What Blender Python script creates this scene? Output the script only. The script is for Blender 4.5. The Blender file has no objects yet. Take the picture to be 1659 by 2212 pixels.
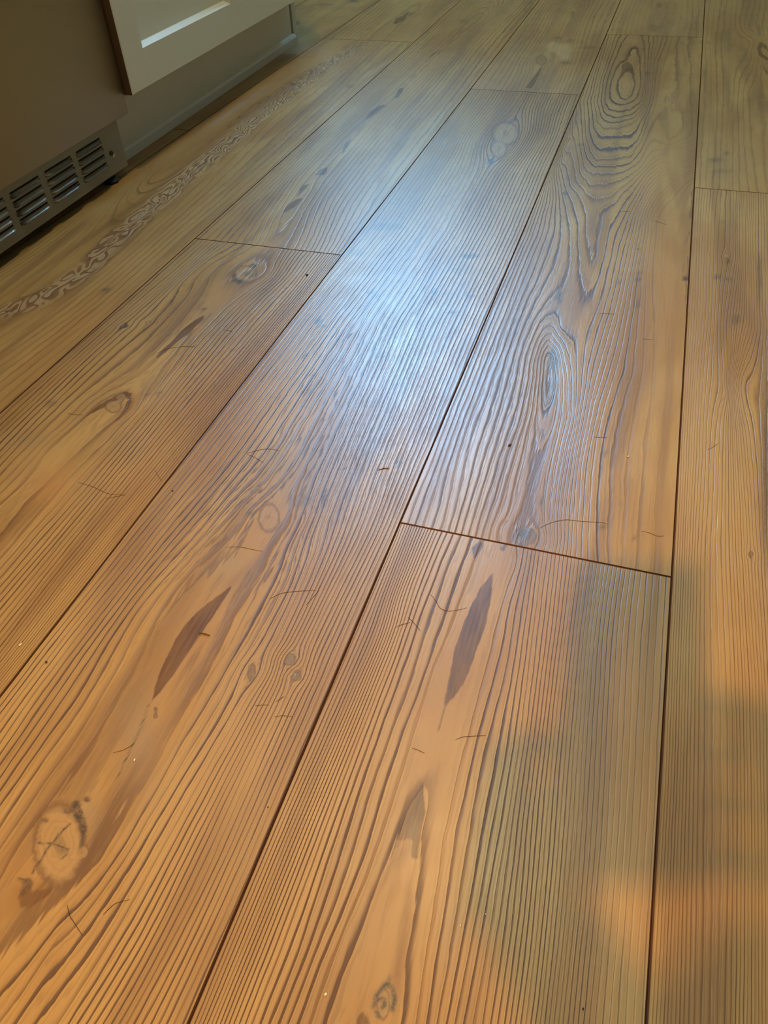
import bpy, bmesh, math, random
import numpy as np
from mathutils import Vector, Matrix
C = bpy.context.scene.collection
SC = bpy.context.scene
PI = math.pi
# ------------------------------------------------------------------ camera
# the planks run along +Y, 200 mm wide; the camera is held low over them, tipped down and rolled a little
cam_d = bpy.data.cameras.new('camera'); cam = bpy.data.objects.new('camera', cam_d); C.objects.link(cam)
CAM = Vector((0.52364, 0.0, 0.40526))
def Rm(a, b, c):
    return Matrix.Rotation(a, 3, 'Z') @ Matrix.Rotation(b, 3, 'X') @ Matrix.Rotation(c, 3, 'Z')
cam.matrix_world = Matrix.Translation(CAM) @ Rm(0.3424, 0.7963, -0.0484).to_4x4()
cam_d.sensor_fit = 'VERTICAL'; cam_d.sensor_height = 24.0
cam_d.lens = 1602.4 * 24.0 / 2212.0
cam_d.clip_start = 0.02
SC.camera = cam
# ------------------------------------------------------------------ sky, lamps, exposure
SC.view_settings.view_transform = 'Standard'; SC.view_settings.look = 'None'
SC.view_settings.gamma = 1.0; SC.view_settings.use_curve_mapping = False
SC.view_settings.exposure = -0.10
w = bpy.data.worlds.new('sky'); SC.world = w; w.use_nodes = True
bg = w.node_tree.nodes['Background']
bg.inputs[0].default_value = (0.25, 0.60, 1.0, 1.0); bg.inputs[1].default_value = SKY_STRENGTH = 49.0
def light(name, kind, loc, energy, col, rot=None, **kw):
    d = bpy.data.lights.new(name, kind); d.energy = energy; d.color = col
    for k, v in kw.items(): setattr(d, k, v)
    o = bpy.data.objects.new(name, d); C.objects.link(o); o.location = loc
    if rot: o.rotation_euler = rot
    return o
# warm bulb behind the photographer, broad ceiling lamp over the room
BULB_POS = Vector((0.14, -1.85, 2.38))
spot = light('warm_spot_light', 'SPOT', BULB_POS, 415.0, (1.0, 0.50, 0.10), shadow_soft_size=0.06, spot_size=math.radians(47), spot_blend=1.0)
spot.rotation_euler = (Vector((0.64, -0.38, 0)) - BULB_POS).to_track_quat('-Z', 'Y').to_euler()
FILL_SPOT_POS = Vector((-0.50, -0.50, 2.38))  # added soft warm fill, lightens the photographer's shadow on the boards
fill_spot = light('warm_spot_light', 'SPOT', FILL_SPOT_POS, 108.0, (1.0, 0.58, 0.14), shadow_soft_size=0.16, spot_size=math.radians(56), spot_blend=1.0)
fill_spot.rotation_euler = (Vector((0.72, -0.12, 0)) - FILL_SPOT_POS).to_track_quat('-Z', 'Y').to_euler()
CEIL_POS = (0.25, 1.05, 2.40)
light('ceiling_lamp_light', 'AREA', CEIL_POS, 16.0, (1.0, 0.80, 0.40), (0, 0, 0), shape='DISK', size=0.24)
WIN = dict(x0=-0.80, x1=0.10, z0=1.28, z1=2.40, y=3.0)
pw = light('window_daylight_portal', 'AREA', ((WIN['x0']+WIN['x1'])/2, WIN['y']+0.10, (WIN['z0']+WIN['z1'])/2), 1.0, (1, 1, 1),
           (-PI/2, 0, 0), shape='RECTANGLE', size=WIN['x1']-WIN['x0'], size_y=WIN['z1']-WIN['z0'])
pw.data.cycles.is_portal = True

# ------------------------------------------------------------------ helpers
def tag(o, label=None, cat=None, group=None, kind=None):
    if label: o['label'] = label
    if cat: o['category'] = cat
    if group: o['group'] = group
    if kind: o['kind'] = kind
    return o
def empty(name, loc=(0, 0, 0), rz=0.0):
    o = bpy.data.objects.new(name, None); C.objects.link(o); o.location = loc; o.rotation_euler = (0, 0, rz)
    o.empty_display_size = 0.05
    return o
def link(name, me, mat=None, parent=None, smooth=False):
    if mat is not None:
        me.materials.append(mat)
    if smooth:
        for p in me.polygons: p.use_smooth = True
    o = bpy.data.objects.new(name, me); C.objects.link(o)
    if parent is not None: o.parent = parent
    return o
def obj(name, bm, mat=None, parent=None, bevel=0.0, smooth=False, seg=2):
    if bevel:
        bmesh.ops.bevel(bm, geom=list(bm.edges), offset=bevel, segments=seg, profile=0.5, affect='EDGES', clamp_overlap=True)
    bmesh.ops.recalc_face_normals(bm, faces=bm.faces)
    me = bpy.data.meshes.new(name); bm.to_mesh(me); bm.free()
    return link(name, me, mat, parent, smooth)
def add_box(bm, x0, x1, y0, y1, z0, z1):
    vs = [bm.verts.new((x, y, z)) for x in (x0, x1) for y in (y0, y1) for z in (z0, z1)]
    for f in ((0,1,3,2),(4,6,7,5),(0,4,5,1),(2,3,7,6),(0,2,6,4),(1,5,7,3)):
        bm.faces.new([vs[i] for i in f])
def box(name, x0, x1, y0, y1, z0, z1, mat, parent=None, bevel=0.0, smooth=False):
    bm = bmesh.new(); add_box(bm, x0, x1, y0, y1, z0, z1)
    return obj(name, bm, mat, parent, bevel, smooth)
def mat(name, col, rough=0.5, metal=0.0, spec=0.5, emit=None, estr=0.0):
    m = bpy.data.materials.new(name); m.use_nodes = True
    b = m.node_tree.nodes['Principled BSDF']
    b.inputs['Base Color'].default_value = (*col, 1); b.inputs['Roughness'].default_value = rough
    b.inputs['Metallic'].default_value = metal; b.inputs['Specular IOR Level'].default_value = spec
    if emit: b.inputs['Emission Color'].default_value = (*emit, 1); b.inputs['Emission Strength'].default_value = estr
    return m
class N:
    """tiny node-graph helper"""
    def __init__(s, m): s.t = m.node_tree; s.bsdf = s.t.nodes['Principled BSDF']
    def new(s, ty, **kw):
        n = s.t.nodes.new(ty)
        for k, v in kw.items(): setattr(n, k, v)
        return n
    def put(s, sock, v):
        if isinstance(v, bpy.types.NodeSocket): s.t.links.new(v, sock)
        else: sock.default_value = v
    def math(s, op, a, b=0.0, c=0.0, clamp=False):
        n = s.new('ShaderNodeMath', operation=op, use_clamp=clamp)
        s.put(n.inputs[0], a); s.put(n.inputs[1], b); s.put(n.inputs[2], c); return n.outputs[0]
    def attr(s, name):
        return s.new('ShaderNodeAttribute', attribute_name=name).outputs['Fac']
    def mix(s, f, a, b, blend='MIX'):
        n = s.new('ShaderNodeMix', data_type='RGBA', blend_type=blend)
        s.put(n.inputs[0], f); s.put(n.inputs[6], a); s.put(n.inputs[7], b); return n.outputs[2]
    def step(s, v, lo, hi, a=0.0, b=1.0):
        n = s.new('ShaderNodeMapRange', interpolation_type='SMOOTHSTEP')
        s.put(n.inputs[0], v); s.put(n.inputs[1], lo); s.put(n.inputs[2], hi); s.put(n.inputs[3], a); s.put(n.inputs[4], b)
        return n.outputs[0]
    def noise(s, vec, scale, detail=2.0, rough=0.5, dist=0.0, stretch=None):
        if stretch:
            mp = s.new('ShaderNodeMapping'); s.put(mp.inputs[0], vec); mp.inputs['Scale'].default_value = stretch; vec = mp.outputs[0]
        n = s.new('ShaderNodeTexNoise'); s.put(n.inputs['Vector'], vec)
        n.inputs['Scale'].default_value = scale; n.inputs['Detail'].default_value = detail
        n.inputs['Roughness'].default_value = rough; n.inputs['Distortion'].default_value = dist
        return n.outputs['Fac']
    def bump(s, h, strength, dist, normal=None):
        n = s.new('ShaderNodeBump'); s.put(n.inputs['Height'], h)
        n.inputs['Strength'].default_value = strength; n.inputs['Distance'].default_value = dist
        if normal is not None: s.put(n.inputs['Normal'], normal)
        return n.outputs[0]

# ------------------------------------------------------------------ materials
def wood_material():
    m = mat('embossed_pine', (0.5, 0.3, 0.14)); g = N(m)
    co = g.new('ShaderNodeTexCoord').outputs['Object']
    ph = g.attr('grain'); amp = g.attr('amp'); sw = g.attr('swirl')
    # ring lines: the attribute counts growth rings, noise roughens them
    n1 = g.noise(co, 1.0, 2.0, 0.5, 0, (60, 9, 1)); n2 = g.noise(co, 1.0, 2.5, 0.6, 0, (260, 26, 1))
    n3 = g.noise(co, 1.0, 1.0, 0.5, 1.6, (34, 15, 1))
    p = g.math('ADD', ph, g.math('MULTIPLY', g.math('SUBTRACT', n1, 0.5), 0.55))
    p = g.math('ADD', p, g.math('MULTIPLY', g.math('SUBTRACT', n2, 0.5), 0.42))
    p = g.math('ADD', p, g.math('MULTIPLY', g.math('MULTIPLY', g.math('SUBTRACT', n3, 0.5), 7.0), sw))
    fr = g.math('FRACT', p); fl = g.math('FLOOR', p)
    wn = g.new('ShaderNodeTexWhiteNoise', noise_dimensions='1D'); g.put(wn.inputs['W'], fl)
    ringv = g.math('MULTIPLY_ADD', wn.outputs['Value'], 0.85, 0.35)
    up = g.step(fr, 0.60, 0.88); dn = g.step(fr, 0.91, 0.99, 1.0, 0.0)
    line = g.math('MULTIPLY', g.math('MULTIPLY', up, dn), ringv)
    brk = g.noise(co, 1.0, 3.0, 0.6, 0, (35, 14, 1))
    line = g.math('MULTIPLY', line, g.math('MULTIPLY_ADD', brk, 0.9, 0.45), clamp=True)
    la = g.math('MULTIPLY', line, amp, clamp=True)
    fr3 = g.math('FRACT', g.math('ADD', g.math('MULTIPLY', p, 2.0), g.math('MULTIPLY', n2, 0.8)))
    tri = g.math('MULTIPLY', g.step(fr3, 0.45, 0.82), g.step(fr3, 0.86, 0.99, 1.0, 0.0))
    fin = g.math('MULTIPLY', g.attr('fin'), g.math('MULTIPLY_ADD', brk, 1.0, 0.3), clamp=True)
    tri = g.math('MULTIPLY', tri, fin)
    la = g.math('MAXIMUM', la, g.math('MULTIPLY', g.math('MULTIPLY', tri, amp), 0.75), clamp=True)
    soft = g.math('MULTIPLY', g.math('MULTIPLY', g.step(fr, 0.1, 0.9), dn), g.math('MULTIPLY', amp, 0.36))
    # fine fibres and broad tone
    fib = g.noise(co, 1.0, 3.0, 0.7, 0, (900, 22, 1)); broad = g.noise(co, 1.0, 3.0, 0.55, 0.3, (11, 3.2, 1))
    mott = g.noise(co, 60.0, 4.0, 0.6)
    c = g.mix(g.step(broad, 0.33, 0.70), PALE, MID)
    c = g.mix(g.math('MULTIPLY', g.step(fib, 0.35, 0.75), 0.22), c, (0.30, 0.165, 0.055, 1))
    c = g.mix(g.math('MULTIPLY', g.step(mott, 0.45, 0.75), 0.10), c, (0.36, 0.22, 0.10, 1))
    band2 = g.noise(co, 1.0, 2.0, 0.5, 0.5, (30, 2.4, 1))
    c = g.mix(g.math('MULTIPLY', g.step(band2, 0.46, 0.66), 0.62), c, (0.225, 0.118, 0.042, 1))
    c = g.mix(soft, c, (0.27, 0.125, 0.035, 1))
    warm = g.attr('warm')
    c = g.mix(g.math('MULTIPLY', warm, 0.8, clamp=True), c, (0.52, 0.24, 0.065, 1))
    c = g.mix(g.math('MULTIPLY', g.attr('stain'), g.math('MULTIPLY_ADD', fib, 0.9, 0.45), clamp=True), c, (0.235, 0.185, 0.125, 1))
    c = g.mix(g.math('MULTIPLY', g.math('MULTIPLY', la, 1.5, clamp=True), 0.97), c, (0.085, 0.034, 0.010, 1))
    band = g.math('MULTIPLY', g.step(fr, 0.28, 0.5), g.step(fr, 0.80, 0.96, 1.0, 0.0))
    c = g.mix(g.math('MULTIPLY', g.math('MULTIPLY', band, sw), 0.62), c, (0.17, 0.085, 0.035, 1))
    c = g.mix(g.math('MULTIPLY', g.math('MULTIPLY', g.math('SUBTRACT', 1.0, band), sw), 0.35), c, (0.60, 0.44, 0.25, 1))
    # resin streaks and soft patches (signed distance in mm, ragged by fibre noise)
    rag = g.math('MULTIPLY_ADD', g.noise(co, 1.0, 3.0, 0.7, 0, (420, 60, 1)), 2.6, -1.3)
    sd = g.math('ADD', g.attr('streak'), rag)
    st = g.step(sd, -1.0, 0.1)
    stc = g.mix(g.step(fib, 0.25, 0.8), (0.155, 0.064, 0.012, 1), (0.075, 0.028, 0.006, 1))
    c = g.mix(g.math('MULTIPLY', st, g.math('MULTIPLY_ADD', g.noise(co, 1.0, 2.0, 0.6, 0, (160, 25, 1)), 0.7, 0.55), clamp=True), c, stc)
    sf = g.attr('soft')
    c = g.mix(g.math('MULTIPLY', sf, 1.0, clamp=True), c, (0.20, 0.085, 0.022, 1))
    c = g.mix(g.math('MULTIPLY', sf, -1.0, clamp=True), c, (0.58, 0.44, 0.24, 1))
    # knots: radial coordinate, 1 = rim
    kn = g.attr('knot'); kt = g.attr('ktone')
    kr = g.math('ADD', kn, g.math('MULTIPLY_ADD', g.noise(co, 170.0, 3.0, 0.6), 0.46, -0.23))
    inside = g.step(kr, 1.08, 0.92)
    rings = g.math('MULTIPLY', g.step(g.math('FRACT', g.math('MULTIPLY', kr, 4.6)), 0.45, 0.9), 0.16)
    kc = g.mix(g.math('ADD', rings, kt, clamp=True), (0.43, 0.25, 0.088, 1), (0.105, 0.070, 0.036, 1))
    kc = g.mix(g.math('MULTIPLY', g.step(kr, 0.40, 0.05), 0.45), kc, (0.11, 0.075, 0.04, 1))
    c = g.mix(g.math('MULTIPLY', inside, 0.86), c, kc)
    rim = g.math('MULTIPLY', g.step(kr, 0.78, 1.0), g.step(kr, 1.22, 1.02))
    c = g.mix(g.math('MULTIPLY', rim, 0.60), c, (0.13, 0.06, 0.022, 1))
    # dark flecks, bark bits and cracks
    bl = g.math('MULTIPLY', g.attr('blot'), g.math('MULTIPLY_ADD', g.noise(co, 380.0, 4.0, 0.7), 3.2, -0.45), clamp=True)
    c = g.mix(bl, c, (0.062, 0.042, 0.026, 1))
    g.put(g.bsdf.inputs['Base Color'], c)
    # worn satin lacquer with faint dirt smears, grain embossed into it
    dirt = g.noise(co, 26.0, 5.0, 0.65, 0.8)
    ro = g.math('ADD', g.math('MULTIPLY_ADD', dirt, 0.16, ROUGH), g.math('MULTIPLY', la, 0.14))
    g.put(g.bsdf.inputs['Roughness'], ro)
    g.bsdf.inputs['Specular IOR Level'].default_value = 0.52
    em1 = g.noise(co, 1.0, 2.0, 0.6, 0.4, (330, 16, 1))
    emb = g.math('ADD', g.math('MULTIPLY', g.math('MAXIMUM', g.math('MULTIPLY', up, dn), g.math('MULTIPLY', tri, 0.5)), g.math('MULTIPLY_ADD', amp, -0.8, -0.15)), g.math('MULTIPLY', em1, 0.55))
    nb = g.bump(emb, 1.0, 0.00019)
    nb = g.bump(g.math('MULTIPLY', fib, 1.0), 0.35, 0.00008, nb)
    g.put(g.bsdf.inputs['Normal'], nb)
    return m
PALE = (0.46, 0.285, 0.094, 1); MID = (0.345, 0.182, 0.050, 1); ROUGH = 0.27
M = {}
M['wood'] = wood_material()
M['bevel'] = mat('stained_joint', (0.10, 0.045, 0.022), 1.0, 0.0, 0.0)
M['subfloor'] = mat('subfloor', (0.04, 0.022, 0.012), 0.9)
def paint(name, col, rough, bump=0.00005, sc=400):
    m = mat(name, col, rough); g = N(m); co = g.new('ShaderNodeTexCoord').outputs['Object']
    n = g.noise(co, sc, 3.0, 0.6); g.put(g.bsdf.inputs['Normal'], g.bump(n, 0.5, bump))
    d = g.noise(co, 9.0, 4.0, 0.6)
    g.put(g.bsdf.inputs['Base Color'], g.mix(g.math('MULTIPLY', g.step(d, 0.4, 0.8), 0.10), (*col, 1), (col[0]*.8, col[1]*.78, col[2]*.7, 1)))
    return m
M['cream'] = paint('cream_lacquer', (0.76, 0.75, 0.63), 0.22)
M['kick'] = paint('grey_white_kickboard', (0.66, 0.65, 0.57), 0.35)
M['wall'] = paint('wall_paint', (0.62, 0.56, 0.42), 0.85, 0.0003, 120)
M['ceiling'] = paint('ceiling_paint', (0.78, 0.76, 0.70), 0.9, 0.0003, 120)
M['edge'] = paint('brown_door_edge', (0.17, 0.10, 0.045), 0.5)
M['worktop'] = paint('worktop_stone', (0.20, 0.19, 0.17), 0.25)
M['frame'] = paint('window_frame_white', (0.8, 0.8, 0.78), 0.35)
M['black'] = mat('black_plastic', (0.012, 0.012, 0.012), 0.35)
M['dark'] = mat('dark_cavity', (0.02, 0.02, 0.018), 0.8)
def steel():
    m = mat('brushed_steel', (0.44, 0.36, 0.235), 0.34, 1.0); g = N(m); co = g.new('ShaderNodeTexCoord').outputs['Object']
    n = g.noise(co, 1.0, 3.0, 0.6, 0, (300, 6, 900)); g.put(g.bsdf.inputs['Normal'], g.bump(n, 0.3, 0.00004))
    g.put(g.bsdf.inputs['Roughness'], g.math('MULTIPLY_ADD', g.noise(co, 7.0, 3.0), 0.12, 0.36))
    return m
M['steel'] = steel()
M['galv'] = mat('pressed_grille_steel', (0.60, 0.59, 0.54), 0.27, 0.6)
M['hair'] = mat('dark_hair', (0.03, 0.018, 0.01), 0.4)
M['crumb_dark'] = mat('crumb_dark', (0.02, 0.014, 0.01), 0.7)
M['crumb_pale'] = mat('crumb_pale', (0.8, 0.66, 0.45), 0.7)
M['splinter'] = mat('splinter', (0.10, 0.045, 0.02), 0.6)
def pane_glass():                                                    # clear pane: lets the sky through, reflects a little
    m = bpy.data.materials.new('window_glass'); m.use_nodes = True; t = m.node_tree; t.nodes.remove(t.nodes['Principled BSDF'])
    a = t.nodes.new('ShaderNodeBsdfTransparent'); b = t.nodes.new('ShaderNodeBsdfGlossy'); b.inputs['Roughness'].default_value = 0.02
    f = t.nodes.new('ShaderNodeFresnel'); f.inputs[0].default_value = 1.3; x = t.nodes.new('ShaderNodeMixShader')
    t.links.new(f.outputs[0], x.inputs[0]); t.links.new(a.outputs[0], x.inputs[1]); t.links.new(b.outputs[0], x.inputs[2])
    t.links.new(x.outputs[0], t.nodes['Material Output'].inputs[0]); return m
M['glass'] = pane_glass()
M['bulb'] = mat('bulb_glow', (1, 0.8, 0.5), 0.4, emit=(1.0, 0.62, 0.25), estr=14.0)
M['diffuser'] = mat('lamp_diffuser', (0.9, 0.85, 0.7), 0.5, emit=(1.0, 0.88, 0.6), estr=2.0)
M['fabric'] = mat('navy_cotton', (0.05, 0.06, 0.09), 0.9)
M['denim'] = mat('denim', (0.05, 0.07, 0.12), 0.9)
M['skin'] = mat('skin', (0.55, 0.34, 0.24), 0.5)
M['hairdark'] = mat('head_hair', (0.03, 0.02, 0.012), 0.6)

# ------------------------------------------------------------------ room shell (structure)
def struct(o): o['kind'] = 'structure'; return o
X0, X1, Y0, Y1, H = -0.86, 2.70, -3.2, 3.0, 2.45
floor = struct(box('floor', X0, X1, Y0, Y1, -0.060, -0.008, M['subfloor']))
struct(box('ceiling', X0-.12, X1+.12, Y0-.12, Y1+.12, H, H+0.08, M['ceiling']))
struct(box('wall_left', X0-.12, X0, Y0-.12, Y1+.12, -0.06, H, M['wall']))
struct(box('wall_right', X1, X1+.12, Y0-.12, Y1+.12, -0.06, H, M['wall']))
struct(box('wall_near', X0, X1, Y0-.12, Y0, -0.06, H, M['wall']))
bm = bmesh.new()
add_box(bm, X0, X1, Y1, Y1+.12, -0.06, WIN['z0']); add_box(bm, X0, X1, Y1, Y1+.12, WIN['z1'], H)
add_box(bm, X0, WIN['x0'], Y1, Y1+.12, WIN['z0'], WIN['z1']); add_box(bm, WIN['x1'], X1, Y1, Y1+.12, WIN['z0'], WIN['z1'])
struct(obj('wall_far', bm, M['wall']))
wd = struct(empty('window_1', ((WIN['x0']+WIN['x1'])/2, Y1+.06, WIN['z0'])))
def win_part(name, x0, x1, z0, z1, m, y0=-0.02, y1=0.02, bev=0.003):
    return box(name, x0, x1, y0, y1, z0, z1, m, wd, bev)
hw = (WIN['x1']-WIN['x0'])/2; hh = WIN['z1']-WIN['z0']
win_part('frame_rail', -hw, hw, 0, .035, M['frame']); win_part('frame_rail', -hw, hw, hh-.035, hh, M['frame'])
win_part('frame_stile', -hw, -hw+.035, .035, hh-.035, M['frame']); win_part('frame_stile', hw-.035, hw, .035, hh-.035, M['frame'])
win_part('pane', -hw+.035, hw-.035, .035, hh-.035, M['glass'], -0.002, 0.002, 0)
box('window_sill', -hw-.04, hw+.04, -.11, -.02, -.03, 0.0, M['frame'], wd, 0.004)
struct(box('baseboard_far', X0, X1, Y1-.014, Y1, 0.0, 0.09, M['frame'], None, 0.003))

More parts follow.
